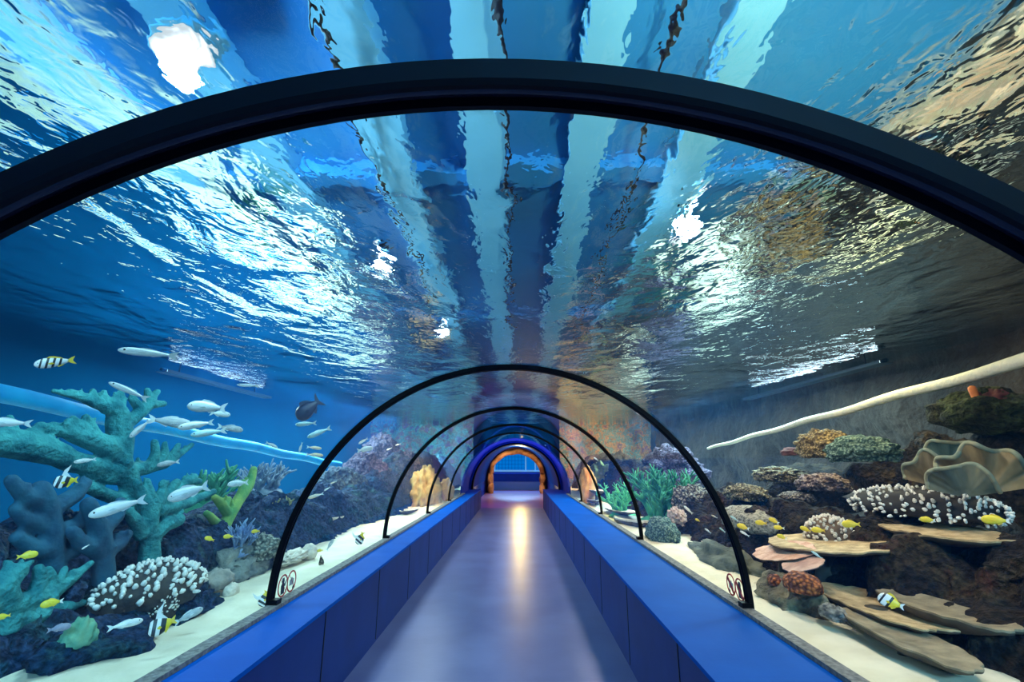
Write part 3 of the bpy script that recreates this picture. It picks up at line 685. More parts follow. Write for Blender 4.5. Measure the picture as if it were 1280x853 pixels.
for i, (lab, br, X) in enumerate([
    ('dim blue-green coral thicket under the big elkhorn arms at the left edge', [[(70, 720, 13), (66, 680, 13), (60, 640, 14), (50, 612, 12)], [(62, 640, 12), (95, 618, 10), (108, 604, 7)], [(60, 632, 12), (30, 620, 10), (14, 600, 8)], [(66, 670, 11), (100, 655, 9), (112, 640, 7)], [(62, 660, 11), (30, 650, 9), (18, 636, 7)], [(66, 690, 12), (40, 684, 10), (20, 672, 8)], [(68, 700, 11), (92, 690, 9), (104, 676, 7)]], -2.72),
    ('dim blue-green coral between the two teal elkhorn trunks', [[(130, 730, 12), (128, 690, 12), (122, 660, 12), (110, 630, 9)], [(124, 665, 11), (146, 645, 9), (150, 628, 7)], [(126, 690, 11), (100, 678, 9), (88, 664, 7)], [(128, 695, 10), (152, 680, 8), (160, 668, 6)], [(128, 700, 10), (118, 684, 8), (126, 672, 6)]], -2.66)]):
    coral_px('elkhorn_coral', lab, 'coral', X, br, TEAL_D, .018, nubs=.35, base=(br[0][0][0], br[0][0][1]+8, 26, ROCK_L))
coral_px('finger_coral', 'tall lime-green finger coral leaning up behind the spiky blue coral', 'coral', -2.9, [
    [(258, 712, 7), (266, 690, 7.5), (278, 665, 7.5), (290, 640, 7), (302, 620, 7), (312, 604, 6), (317, 587, 4.5)], [(288, 645, 6), (276, 630, 6), (268, 622, 4)], [(282, 632, 5), (286, 624, 3.5)], [(280, 662, 6), (266, 650, 5), (258, 642, 4)],
    [(300, 625, 6), (303, 610, 5), (306, 603, 4)], [(268, 690, 6), (280, 678, 5), (272, 672, 4)], [(262, 705, 6), (248, 690, 5), (242, 676, 4)], [(246, 690, 5), (240, 682, 3.5)], [(250, 700, 5), (256, 682, 4)], [(270, 700, 5), (280, 690, 4)]], LIME, .011, base=(258, 716, 14, ROCK_L), nubs=.55)
P = atX(262, 596, -3.9); bush('green_coral', 'dark green leafy coral clump behind the teal antler coral', P-Vector((0, 0, .45)), .62, .7, 9, .045, GREEN, 3)
P = atX(190, 712, -2.5); dotted('table_coral', 'wide black dome coral covered in white tips at lower left', atX(192, 728, -2.5)+Vector((0, 0, -.05)), (.26, .43, .17), 210, .023, 4, lo=.0, rot=.1, tip_len=1.1)
dotted('table_coral', 'small black coral with fine white tips below the wide white-tipped dome', atX(199, 762, -2.33), (.085, .12, .13), 170, .010, 9, lo=-.1, tip_len=1.5)
rock('dark rock carrying the wide white-tipped dome coral', atX(178, 770, -2.55), (.30, .42, .25), ROCK_L, 3)
rock('bluish rubble rock on the sand at lower left, under the pale oval fish', atX(118, 812, -2.38), (.22, .38, .16), ROCK_L, 8, .4)
rock('dark low rock on the sand edge behind the black and white bannerfish', atX(232, 768, -2.36), (.14, .32, .13), ROCK_L, 12, .4)
rock('mottled reef rock left of the tall black rib, under the blue staghorn', atX(305, 706, -2.66), (.26, .60, .22), mat('mottled_rock', (.04, .07, .10), (.26, .30, .28), scale=7, rough=.9, bump=.9, bscale=18, dist=.05), 21, .4)
bush('staghorn_coral', 'spiky pale blue staghorn coral left of the tall black rib', atX(300, 690, -2.6), .26, .9, 13, .016, BLUEC, 5)
mound('boulder_coral', 'grey-green knobbly coral against the tall black rib, left side', atX(322, 688, -2.55), (.16, .26, .13), MIXC, .25, 4, 31, 60, MIXC, krad=.02)
bush('bush_coral', 'pale blue-grey bushy coral high behind the lime finger coral', atX(328, 622, -3.5), .5, 1.0, 14, .034, mat('slate_coral', (.12, .20, .34), (.30, .38, .46), scale=9, rough=.9), 8)
bush('bush_coral', 'yellowish bushy coral just left of the tall black rib', atX(345, 652, -3.1), .34, .9, 12, .022, mat('mustard_coral', (.22, .26, .16), (.55, .50, .18), scale=6, rough=.9), 14)
mound('boulder_coral', 'small green coral lump on the rubble at lower left', atX(98, 800, -2.3), (.06, .09, .10), mat('lump_green', (.08, .30, .22), (.2, .45, .3), scale=12, rough=.9, bump=.6), .25, 3, 2)
mound('boulder_coral', 'grey boulder coral on the sand edge under the blue staghorn', atX(268, 728, -2.42), (.10, .2, .09), mat('grey_ridge', (.16, .18, .18), (.36, .36, .33), scale=9, rough=.9, bump=.8), .2, 3, 6)
mound('boulder_coral', 'small pale coral head on the sand edge left of the tall rib', atX(289, 739, -2.3), (.05, .08, .06), PALE, .2, 3, 16)
plate('plate_coral', 'upper of two thin pale plate corals in the second bay, left side', (401, 639), (433, 633), -3.0, .13, .045, PALE, PALE, 3)
plate('plate_coral', 'long wavy pale plate coral below the thin one, left side', (379, 651), (441, 641), -2.9, .16, .06, PALE, PALE, 5)
plate('plate_coral', 'pale plate coral reaching towards the third rib, left side', (451, 632), (488, 622), -2.9, .18, .06, PALE, PALE, 8)
for i, (x, y, w_, lab) in enumerate([(512, 637, 10, 'topmost pale plate of the stack beyond the third rib, left side'), (514, 649, 10, 'middle pale plate of the stack beyond the third rib, left side'), (517, 657, 13, 'lowest pale plate of the stack beyond the third rib, left side'), (530, 640, 7, 'small pale plate coral beside the fourth rib, left side')]):
    plate('plate_coral', lab, (x-w_, y+2), (x+w_, y-2), -2.3, .13, .05, PALE, TAN_U, 20+i, stalk=.06 if i < 2 else .2)
mound('boulder_coral', 'pale knobbly coral patch on the sand right of the tall rib, left side', atX(366, 697, -2.35), (.10, .30, .06), PALE, .3, 4, 51, 70, PALE, krad=.022)
mound('boulder_coral', 'pale grey oval coral head by the sand, second bay on the left', atX(386, 692, -2.3), (.08, .12, .10), PALE, .12, 3, 52)
for i, (x, y, X, r, lab, m_) in enumerate([(455, 585, -3.6, (.5, .65, .55), 'dark purple coral mass behind the third rib, left side', PURP), (476, 560, -4.2, (.5, .6, .6), 'highest purple-grey coral head in the second bay, left side', PURP),
        (425, 600, -3.6, (.45, .6, .45), 'blue-grey coral mass over the pale plates, left side', mat('haze_coral', (.10, .15, .20), (.02, .035, .07), scale=16, rough=.95, bump=1, bscale=16, tex='voronoi', lo=.1, hi=.7, dist=.05)),
        (533, 603, -2.35, (.36, .8, .72), 'amber-lit coral rock just beyond the third rib, left side', mat('amber_lit_coral', (.40, .24, .08), (.62, .44, .16), scale=6, rough=.9, bump=.8)), (508, 585, -3.2, (.45, .8, .7), 'purple coral rock behind the amber one, left side', PURP)]):  # amber lamp glow is put into the first rock's colour here
    mound('coral_head', lab, atX(x, y, X)-Vector((0, 0, r[2]*.5)), r, m_, .28, 2.2, 60+i, 140, m_, krad=.06)
# right end of the left side: rock with orange lamp glow put into its colour
mound('coral_head', 'orange-lit coral rock at the foot of the collar, left side', Vector((-1.98, 13.7, .62)), (.22, .4, .40), mat('orange_lit_coral', (.55, .28, .10), (.75, .45, .18), scale=6, rough=.9, bump=.8), .25, 2, 77)

# ---- right side ----------------------------------------------------
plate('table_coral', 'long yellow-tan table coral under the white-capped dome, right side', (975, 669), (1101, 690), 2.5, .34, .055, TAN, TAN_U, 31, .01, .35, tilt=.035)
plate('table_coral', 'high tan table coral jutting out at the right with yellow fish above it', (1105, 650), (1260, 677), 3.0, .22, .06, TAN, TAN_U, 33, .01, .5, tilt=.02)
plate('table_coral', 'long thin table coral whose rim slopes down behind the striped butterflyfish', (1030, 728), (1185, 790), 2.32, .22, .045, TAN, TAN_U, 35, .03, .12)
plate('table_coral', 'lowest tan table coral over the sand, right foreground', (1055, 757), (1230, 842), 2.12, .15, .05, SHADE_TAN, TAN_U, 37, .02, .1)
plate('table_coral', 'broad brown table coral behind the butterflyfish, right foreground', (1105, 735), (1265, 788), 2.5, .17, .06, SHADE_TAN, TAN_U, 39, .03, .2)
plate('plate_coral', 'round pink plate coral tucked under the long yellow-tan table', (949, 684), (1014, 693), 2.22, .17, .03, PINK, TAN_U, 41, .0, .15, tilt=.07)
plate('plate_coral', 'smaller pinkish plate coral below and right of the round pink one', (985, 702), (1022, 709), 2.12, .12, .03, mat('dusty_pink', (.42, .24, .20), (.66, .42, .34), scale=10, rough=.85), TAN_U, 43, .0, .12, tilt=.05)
dotted('dome_coral', 'white-capped brown dome coral with yellow fish around it, right side', atX(1040, 672, 2.72), (.16, .24, .17), 170, .021, 12, mat('brown_colony', (.07, .045, .025), (.2, .13, .08), scale=9, rough=.9), mat('cream_tip', (.80, .72, .62), (.86, .8, .72), scale=9, rough=.8), lo=-.1, rot=.2, tip_len=.9)
o_ = dotted('table_coral', 'long dark staghorn table sprinkled with white tips, upper right', atX(1148, 634, 3.2), (.28, .66, .15), 380, .019, 18, mat('black_colony', (.01, .01, .012), (.03, .028, .025), scale=9, rough=.9), WHITE, lo=-.45, rot=.05, tip_len=1.1)
mound('brain_coral', 'rust-orange brain coral on the rock beside the tall rib, right side', atX(1003, 731, 1.98), (.11, .16, .08), RUST, .12, 2.5, 3)
mound('brain_coral', 'small rust-brown coral left of the rust-orange brain coral', atX(971, 727, 2.0), (.06, .09, .05), RUST, .15, 2.5, 13)
rock('mossy brown rock on the sand carrying the rust-orange corals, right side', atX(996, 757, 2.10), (.24, .40, .20), mat('mossy_rock', (.06, .055, .04), (.34, .30, .19), scale=6, rough=.95, bump=.9, bscale=20, dist=.06), 5, .35)
rock('dark rock under the long yellow-tan table, right side', atX(1060, 735, 2.75), (.3, .5, .35), ROCK_R, 15)
rock('low grey-green rock behind the red stickers, right side', atX(905, 708, 2.2), (.22, .8, .2), mat('green_rock', (.05, .07, .06), (.16, .18, .14), scale=6, rough=.95, bump=.9, bscale=20), 25, .35)
mound('boulder_coral', 'white-speckled rubble coral at the foot of the mossy brown rock', atX(1042, 768, 2.0), (.06, .12, .05), mat('speckled', (.05, .055, .06), (.36, .36, .34), scale=22, rough=.9, bump=.6), .3, 4, 14)
leafcup('leaf_coral', 'large folded brown leaf coral, rightmost of the four leaf corals', atX(1236, 622, 3.25), .27, .34, (-1, -.9), mat('leaf_brown', (.11, .085, .045), (.28, .22, .12), scale=7, rough=.85, bump=.6, bscale=20, stretch=(1, 1, .3)), LEAF_RIM, 1, 4)
leafcup('leaf_coral', 'pale-rimmed grey leaf coral in front, lowest of the four leaf corals', atX(1207, 625, 3.0), .19, .23, (-1, -.8), LEAF, LEAF_RIM, 4, 2)
leafcup('leaf_coral', 'ribbed tan leaf coral, leftmost of the four leaf corals', atX(1172, 612, 3.3), .2, .28, (-1, -.7), mat('leaf_tan', (.10, .085, .05), (.26, .21, .12), scale=8, rough=.9, bump=.6, bscale=24, stretch=(1, 1, .3)), LEAF_RIM, 7, 3)
leafcup('leaf_coral', 'dim teal leaf coral at the back, topmost of the four leaf corals', atX(1195, 592, 3.7), .21, .28, (-1, -.8), mat('leaf_teal', (.03, .07, .07), (.10, .16, .14), scale=8, rough=.9, bump=.6, bscale=24, stretch=(1, 1, .3)), LEAF_RIM, 9, 2)
mound('boulder_coral', 'rounded tan coral hump just below the pale hose, right side', atX(1030, 560, 4.0), (.24, .42, .22), mat('tan_hump', (.50, .37, .17), (.09, .06, .03), scale=30, rough=.9, bump=1, bscale=30, tex='voronoi', lo=.12, hi=.62, dist=.03), .2, 3, 4, 90, OLIVE, krad=.03)
mound('table_coral', 'green-tinged table coral right of the tan hump', atX(1076, 566, 3.5), (.24, .40, .16), OLIVE_T, .16, 2.5, 45, 90, OLIVE_T, krad=.03)
mound('boulder_coral', 'low tan coral lump below left of the tan hump, right side', atX(973, 596, 3.8), (.26, .55, .13), OLIVE, .2, 3, 24, 80, TAN, krad=.035)
mound('boulder_coral', 'pinkish knobbly coral below the tan hump, right side', atX(1027, 606, 3.6), (.22, .34, .12), mat('mauve_knob', (.46, .36, .35), (.07, .045, .05), scale=30, rough=.9, bump=1, bscale=30, tex='voronoi', lo=.12, hi=.62, dist=.03), .2, 3, 25, 90, mat('mauve_tip', (.42, .34, .33), rough=.9), krad=.03)
mound('boulder_coral', 'small speckled coral left of the white-tipped staghorn table', atX(995, 622, 3.4), (.15, .3, .07), mat('speck_brown', (.42, .36, .30), (.04, .03, .03), scale=36, rough=.9, bump=1, bscale=36, tex='voronoi', lo=.12, hi=.62, dist=.03), .2, 3, 26)
mound('boulder_coral', 'tan bushy coral directly right of the tall rib, upper right side', atX(932, 618, 3.0), (.2, .4, .12), OLIVE, .2, 3, 27, 90, TAN, krad=.035)
mound('boulder_coral', 'big grey honeycombed coral slab right of the tall rib', atX(935, 652, 2.6), (.2, .55, .17), mat('honeycomb', (.07, .065, .055), (.36, .34, .28), scale=30, rough=.9, bump=.6, bscale=30, tex='voronoi', lo=.12, hi=.62, dist=.03), .14, 2, 28)
mound('boulder_coral', 'speckled brown coral ridge left of the tall rib, right side', atX(865, 632, 2.75), (.26, .42, .28), mat('speck_ridge', (.48, .44, .38), (.035, .03, .03), scale=24, rough=.9, bump=1, bscale=24, tex='voronoi', lo=.12, hi=.62, dist=.03), .3, 3, 29, 120, mat('ridge_tip', (.42, .38, .34), rough=.9), krad=.035)
bush('soft_coral', 'lush green soft coral by the third rib, right side', Vector((2.38, 8.55, .42)), .92, .95, 16, .05, GREEN, 18, levels=3)
bush('soft_coral', 'lower green soft coral spilling in front of the lush one', Vector((2.05, 9.9, .42)), .6, .8, 12, .04, mat('bright_green', (.04, .30, .14), (.10, .46, .24), scale=6, rough=.85), 28, levels=3)
mound('boulder_coral', 'green-topped coral boulder by the third rib on the sand, right side', atX(828, 668, 2.0), (.20, .42, .22), OLIVE_T, .2, 3, 38)
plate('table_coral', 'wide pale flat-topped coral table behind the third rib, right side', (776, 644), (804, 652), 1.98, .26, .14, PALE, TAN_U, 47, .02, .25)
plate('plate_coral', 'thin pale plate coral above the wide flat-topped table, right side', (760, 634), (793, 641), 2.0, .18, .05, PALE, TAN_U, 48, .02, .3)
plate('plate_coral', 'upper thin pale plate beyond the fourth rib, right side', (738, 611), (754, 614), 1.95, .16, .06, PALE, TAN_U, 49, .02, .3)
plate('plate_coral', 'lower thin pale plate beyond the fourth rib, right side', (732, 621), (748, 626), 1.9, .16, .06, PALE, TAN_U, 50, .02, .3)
mound('boulder_coral', 'pink and white coral clump above the green-topped boulder, right side', atX(846, 648, 2.3), (.10, .22, .12), mat('rosy', (.34, .22, .20), (.62, .48, .42), scale=14, rough=.9), .3, 3, 39, 40, PALE, krad=.03)
mound('coral_head', 'orange-lit coral rock at the foot of the collar, right side', Vector((1.86, 13.3, .75)), (.22, .55, .62), MATS['orange_lit_coral'], .25, 2, 78)  # orange glow put into the rock colour, as on the left
mound('coral_head', 'yellow-green coral rock between third and fourth ribs, right side', atX(752, 600, 2.7), (.4, 1.2, .5), mat('yellow_green', (.20, .28, .08), (.42, .44, .14), scale=6, rough=.9, bump=.8), .28, 2.2, 79, 120, LIME, krad=.05)
mound('coral_head', 'brown coral rise behind the lush green soft coral', atX(838, 590, 4.0), (.6, 1.6, .6), PURP, .28, 2.2, 80, 140, PURP, krad=.07)
rock('dark green-backed rock ledge high at the right edge', atX(1225, 516, 4.3), (.3, .42, .2), reef_mat('green_back', [(.008, .012, .010), (.04, .055, .022), (.02, .02, .014), (.09, .10, .04)]), 41)
root = empty('tube_sponge', atX(1219, 494, 4.1), 'upright orange tube sponge on the rock under the pale hose', 'sponge')
p_ = atX(1219, 496, 4.1); mb = MB(); mb.tube([p_-Vector((0, 0, .06)), p_, p_+Vector((.0, .01, .07))], [.022, .03, .034], 10); part(mb, 'tube', RED, root)
mb = MB(); mb.tube([p_+Vector((.05, .02, -.06)), p_+Vector((.05, .02, .0)), p_+Vector((.06, .03, .03))], [.02, .022, .024], 10); part(mb, 'side_tube', MAROON, root)
mound('boulder_coral', 'maroon coral crust beside the orange tube sponge', atX(1243, 500, 4.3), (.10, .14, .09), MAROON, .3, 3, 43)
mound('boulder_coral', 'dim red coral below the thin end of the pale hose', atX(990, 566, 4.2), (.1, .26, .08), MAROON, .3, 3, 44)
for i, (x, y, X, r) in enumerate([(1180, 560, 4.9, (.4, .45, .5)), (1262, 548, 4.6, (.35, .30, .45)), (1110, 575, 4.6, (.4, .42, .45)), (1010, 590, 4.6, (.5, .9, .4))]):
    rock(['dark brown rock rise behind the topmost leaf coral', 'dark rock behind the large folded leaf coral at the right edge', 'reddish dark rock behind the green-tinged table coral', 'dark rock ridge behind the pinkish knobbly coral'][i], atX(x, y, X)-Vector((0, 0, r[2]*.7)), r, ROCK_R, 90+i)

# streaks of light along both tank sides, built as coloured solid tubes
for nm, lab, p0, p1, X, r0, r1, m_ in (('streak', 'pale blue pipe of light sloping down along the left side behind the elkhorn coral', (-60, 481), (425, 582), -4.2, .075, .07, mat('pale_blue_streak', (.002, .30, .74), (.006, .42, .86), scale=3, rough=.6, spec=.2)),
                            ('gleam', 'pale cream hose of light slanting up to the right edge above the reef', (885, 561), (1330, 437), 4.2, .028, .056, mat('cream_gleam', (.62, .66, .58), (.80, .78, .64), scale=14, rough=.7, bump=.6, bscale=30))):
    A, B = atX(p0[0], p0[1], X), atX(p1[0], p1[1], X); mb = MB(); pts = [A.lerp(B, k/30)+Vector((0, 0, .012*math.sin(k*.9))) for k in range(31)]
    mb.tube(pts, [r0+(r1-r0)*k/30 for k in range(31)], 12); tag(mb.build(nm, m_), lab, 'streak')
# seaweed blade on the sand
root = empty('seaweed', atX(401, 712, -2.0), 'tiny brown seaweed sprig on the sand, second bay on the left', 'seaweed'); p_ = root.location
mb = MB()
for k in range(3): mb.tube([p_, p_+Vector((.01*(k-1), .02*(k-1), .06)), p_+Vector((.0, .03*(k-1), .13-.02*k))], [.012, .012, .006], 6)
part(mb, 'blades', OLIVE, root)

# ================================================================== STICKERS on the acrylic
S_RED = mat('sticker_red', (.55, .03, .03), rough=.5); S_BLK = mat('sticker_black', (.02, .025, .05), rough=.5)
def sticker(label, y, z, side, kind):
    x = TX+side*(RAD-.012); root = empty('prohibition_sticker', (x, y, z), label, 'sticker', None); r = .068; e = -side*.003
    def P(u, v, d=0): return Vector((x+e*d, y+u, z+v))
    def poly(mb, pts, d):          # thin slab cut to an outline
        n = len(pts); a = [P(u, v, d) for u, v in pts]; b = [P(u, v, d+1) for u, v in pts]
        mb.add(a+b, [tuple(range(n)), tuple(range(2*n-1, n-1, -1))]+[(i, n+i, n+(i+1) % n, (i+1) % n) for i in range(n)])
    mb = MB(); n = 40; R = [[P(math.cos(a)*q, math.sin(a)*q, d) for q, d in ((r, 0), (r, 1), (r*.86, 1), (r*.86, 0))] for a in [2*PI*i/n for i in range(n)]]
    mb.rings(R, cap=False, closed=True); part(mb, 'ring', S_RED, root, False)
    mb = MB(); k = .7071*r*.9; w_ = r*.11; s = 1 if side > 0 else -1
    poly(mb, [(-s*k-w_, -k+w_), (-s*k+w_, -k-w_), (s*k+w_, k-w_), (s*k-w_, k+w_)][::1], 1.2); part(mb, 'slash', S_RED, root, False)
    mb = MB()
    if kind == 'camera':
        poly(mb, [(-.030, -.024), (.030, -.024), (.030, .014), (.014, .014), (.008, .024), (-.010, .024), (-.014, .014), (-.030, .014)], 0)
        part(mb, 'icon', mat('sticker_grey', (.42, .44, .46), rough=.6), root, False)
        mb = MB(); poly(mb, [(.02, -.042), (.036, -.03), (.040, -.048), (.026, -.056)], 0); part(mb, 'flash_mark', S_BLK, root, False)
    else:
        poly(mb, [(-.012, .046), (.012, .046), (.016, .026), (.012, .016), (.022, .004), (.022, -.05), (-.02, -.05), (-.024, .0), (-.012, .016), (-.016, .026)], 0); part(mb, 'icon', S_BLK, root, False)
        mb = MB(); poly(mb, [(.024, .004), (.040, .030), (.047, .026), (.030, -.008)], 0); part(mb, 'fist', S_BLK, root, False)
for (px, py, side, kind, lab) in ((914, 731, 1, 'camera', 'round red no-flash sticker low on the right acrylic, farther from the rib'), (925, 738, 1, 'knock', 'round red no-knocking sticker low on the right acrylic, close to the rib'),
                             (364, 729, -1, 'camera', 'round red no-flash sticker low on the left acrylic, farther from the rib'), (353, 736, -1, 'knock', 'round red no-knocking sticker low on the left acrylic, close to the rib')):
    P = atX(px, py, TX+side*(RAD-.012)); sticker(lab, P.y, max(P.z, SPR+.095), side, kind)

# ================================================================== FISH
SILVER = mat('silver_skin', (.80, .84, .86), (.50, .62, .66), scale=3, rough=.35, coord='Generated', stretch=(1, 1, 2.2), spec=.7)
SILV2 = mat('pale_skin', (.86, .86, .84), (.70, .74, .74), scale=4, rough=.4, coord='Generated', spec=.6)
TEALF = mat('teal_skin', (.30, .62, .66), (.62, .78, .78), scale=3, rough=.35, coord='Generated')
FIN = mat('clear_fin', (.62, .70, .72), rough=.4)
YELL = mat('yellow_skin', (.85, .62, .02), (.92, .74, .06), scale=3, rough=.45)
YFIN = mat('yellow_fin', (.85, .60, .04), rough=.5)
GREYF = mat('grey_skin', (.32, .38, .44), (.50, .54, .56), scale=4, rough=.4, coord='Generated')
NAVY = mat('navy_skin', (.006, .012, .035), (.012, .025, .06), scale=5, rough=.45)
PURF = mat('mauve_skin', (.22, .24, .38), (.34, .32, .42), scale=5, rough=.5)
EYE = mat('fish_eye', (.01, .01, .012), rough=.15); WFIN = mat('white_fin', (.8, .82, .82), rough=.5)
ORNG = mat('orange_stripe_skin', (.85, .86, .84), (.85, .45, .08), scale=2, rough=.4, coord='Generated', stretch=(.3, .3, 2))
def striped_mat(name, stops, axis=0):
    m, N, L = newmat(name); out = N.new('ShaderNodeOutputMaterial'); b = N.new('ShaderNodeBsdfPrincipled'); L.new(b.outputs[0], out.inputs[0]); b.inputs['Roughness'].default_value = .4
    tc = N.new('ShaderNodeTexCoord'); sp = N.new('ShaderNodeSeparateXYZ'); L.new(tc.outputs['Object'], sp.inputs[0])
    ad = math_node(N, L, 'ADD', math_node(N, L, 'ADD', sp.outputs[0], .5), math_node(N, L, 'MULTIPLY', sp.outputs[2], .35))
    r = N.new('ShaderNodeValToRGB'); r.color_ramp.interpolation = 'CONSTANT'; el = r.color_ramp.elements
    while len(el) < len(stops): el.new(.5)
    for e, (p, c) in zip(el, stops): e.position = p; e.color = rgb(c)
    L.new(ad, r.inputs[0]); L.new(r.outputs[0], b.inputs['Base Color']); return m
W_, K_, Y_ = (.84, .85, .86), (.015, .016, .02), (.88, .66, .03)
SERG = striped_mat('barred_skin', [(0, (.85, .7, .2)), (.2, W_), (.34, K_), (.40, W_), (.50, K_), (.56, W_), (.66, K_), (.72, W_), (.82, K_), (.87, W_)])
BANN = striped_mat('banner_skin', [(0, Y_), (.24, Y_), (.36, K_), (.55, W_), (.70, K_), (.84, W_), (.95, K_)])
BUTT = striped_mat('butterfly_skin', [(0, Y_), (.30, Y_), (.48, K_), (.58, W_), (.80, K_), (.88, W_)])
PROTO = {}
def lens_fin(mb, pts, th):
    """thin fin with real thickness from an outline in the x-z plane"""
    n = len(pts); a = [(x, th/2, z) for x, z in pts]; b = [(x, -th/2, z) for x, z in pts]
    mb.add(a+b, [tuple(range(n)), tuple(range(2*n-1, n-1, -1))]+[(i, n+i, n+(i+1) % n, (i+1) % n) for i in range(n)])
def fish_proto(kind, h, w, body, fin, dorsal=.1, tail=.5, belly=.9, tailm=None, long_dorsal=0, peak=.15, fine=True):
    """unit-long fish along +x, all its parts as (name, mesh object data)"""
    parts = []
    mb = MB(); R = []; n = 12; xs = [.5, .49, .46, .41, .34, .25, .14, .02, -.10, -.20, -.28, -.33]
    for x in xs:
        t = (.5-x)/.83
        pr = (math.sin(PI*min(1, t**.62*.92+.0))**.85) if t > 0 else 0
        pr = max(pr*(1-.1*t), .02); end = .16
        if t > .82: pr = max(pr, end)
        hh = h*.5*max(pr, end if t > .5 else .03); ww = w*.5*max(pr**.8, .10 if t > .5 else .05)
        zc = -.04*h*(1-t)
        R.append([Vector((x, math.cos(a)*ww, zc+math.sin(a)*hh*(1 if math.sin(a) > 0 else belly))) for a in [2*PI*j/n for j in range(n)]])
    R.reverse(); mb.rings(R); parts.append(('body', mb, body))
    th = h*.5*.16
    mb = MB(); lens_fin(mb, [(-.29, th), (-.40, tail*h*.45), (-.5, tail*h*.62), (-.445, tail*h*.2), (-.425, 0), (-.445, -tail*h*.2), (-.5, -tail*h*.62), (-.40, -tail*h*.45), (-.29, -th)], .012); parts.append(('tail_fin', mb, tailm or fin))
    mb = MB(); d = dorsal*h
    if long_dorsal: lens_fin(mb, [(.18, h*.40), (.06, h*.5+long_dorsal*h*.6), (-.22, h*.5+long_dorsal*h*1.2), (-.05, h*.5+.12*h), (-.2, h*.30), (-.26, h*.12), (.0, h*.3)], .014)
    else: lens_fin(mb, [(.22, h*.38), (.12, h*.47+d), (.0, h*.46+d*.8), (-.14, h*.32+d*.8), (-.24, h*.15+d*.4), (-.2, h*.1), (0, h*.3)], .012)
    parts.append(('dorsal_fin', mb, WFIN if long_dorsal else fin))
    if fine:
        mb = MB(); lens_fin(mb, [(.0, -h*.36*belly), (-.06, -h*.42*belly-d*.9), (-.18, -h*.28*belly-d*.7), (-.25, -h*.12), (-.1, -h*.2)], .012); parts.append(('anal_fin', mb, fin))
        for s in (1, -1):
            mb = MB(); y = s*w*.42; a = [(.2, y, -.06*h), (.08, y+s*.05, .02*h), (.02, y+s*.06, -.10*h), (.1, y+s*.03, -.18*h)]
            b = [(p[0], p[1]-s*.012, p[2]) for p in a]; mb.add(a+b, [(0, 1, 2, 3), (7, 6, 5, 4), (0, 4, 5, 1), (1, 5, 6, 2), (2, 6, 7, 3), (3, 7, 4, 0)]); parts.append(('pectoral_fin', mb, fin))
        for s in (1, -1):
            mb = MB(); mb.blob((.395, s*w*.27, .07*h), (.026, .016, .026), 10, 8); parts.append(('eye', mb, EYE))
    PROTO[kind] = parts
fish_proto('fusilier', .17, .10, SILVER, FIN, .05, .9)
fish_proto('tealfish', .24, .12, TEALF, FIN, .06, .8)
fish_proto('bream', .36, .14, SILVER, FIN, .12, .75)
fish_proto('palefish', .26, .12, SILV2, FIN, .07, .7)
fish_proto('greyfish', .30, .12, GREYF, FIN, .08, .7)
fish_proto('striped', .36, .15, SERG, YFIN, .10, .6, tailm=YFIN)
fish_proto('yellow', .48, .16, YELL, YFIN, .10, .5)
fish_proto('yellowtail', .46, .16, YELL, YFIN, .10, .5, tailm=WFIN)
fish_proto('banner', .72, .16, BANN, YFIN, .1, .4, long_dorsal=.55, tailm=YFIN)
fish_proto('butterfly', .62, .15, BUTT, YFIN, .12, .4, tailm=WFIN)
fish_proto('grouper', .60, .26, NAVY, NAVY, .14, .8)
fish_proto('mauve', .40, .16, PURF, PURF, .08, .6)
fish_proto('stripefish', .24, .12, ORNG, FIN, .06, .7)
NAMES = dict(fusilier='slender_fish', tealfish='slender_fish', bream='silver_fish', palefish='pale_fish', greyfish='grey_fish', striped='striped_fish', yellow='yellow_fish', yellowtail='yellow_fish', banner='bannerfish', butterfly='butterflyfish', grouper='dark_fish', mauve='mauve_fish', stripefish='orange_striped_fish')
BUILT = {}
def fish(kind, head, tail, X, label, group=None, roll=0):
    H = atX(head[0], head[1], X); T = ray(tail[0], tail[1])*(H-CAM).length+CAM
    c = (H+T)/2; ax = (H-T); L_ = ax.length; x = ax.normalized(); view = (c-CAM).normalized()
    z = view.cross(x); z = z.normalized()
    if z.z < 0: z = -z
    y = z.cross(x)
    r = bpy.data.objects.new(NAMES[kind], None); COL.objects.link(r); r.empty_display_size = .05
    Rm = Matrix((x, y, z)).transposed().to_4x4() @ Matrix.Rotation(roll, 4, 'X')
    r.matrix_world = Matrix.Translation(c) @ Rm @ Matrix.Scale(L_, 4)
    tag(r, label, 'fish', group)
    if kind not in BUILT:
        BUILT[kind] = [mb.build(n, m, None, n in ('body', 'eye')) for n, mb, m in PROTO[kind]]
        for o in BUILT[kind]: o.parent = r
    else:
        for o in BUILT[kind]:
            c_ = o.copy(); COL.objects.link(c_); c_.parent = r
    return r
XF = -2.15
SCH = 'silver fish schooling on the left'
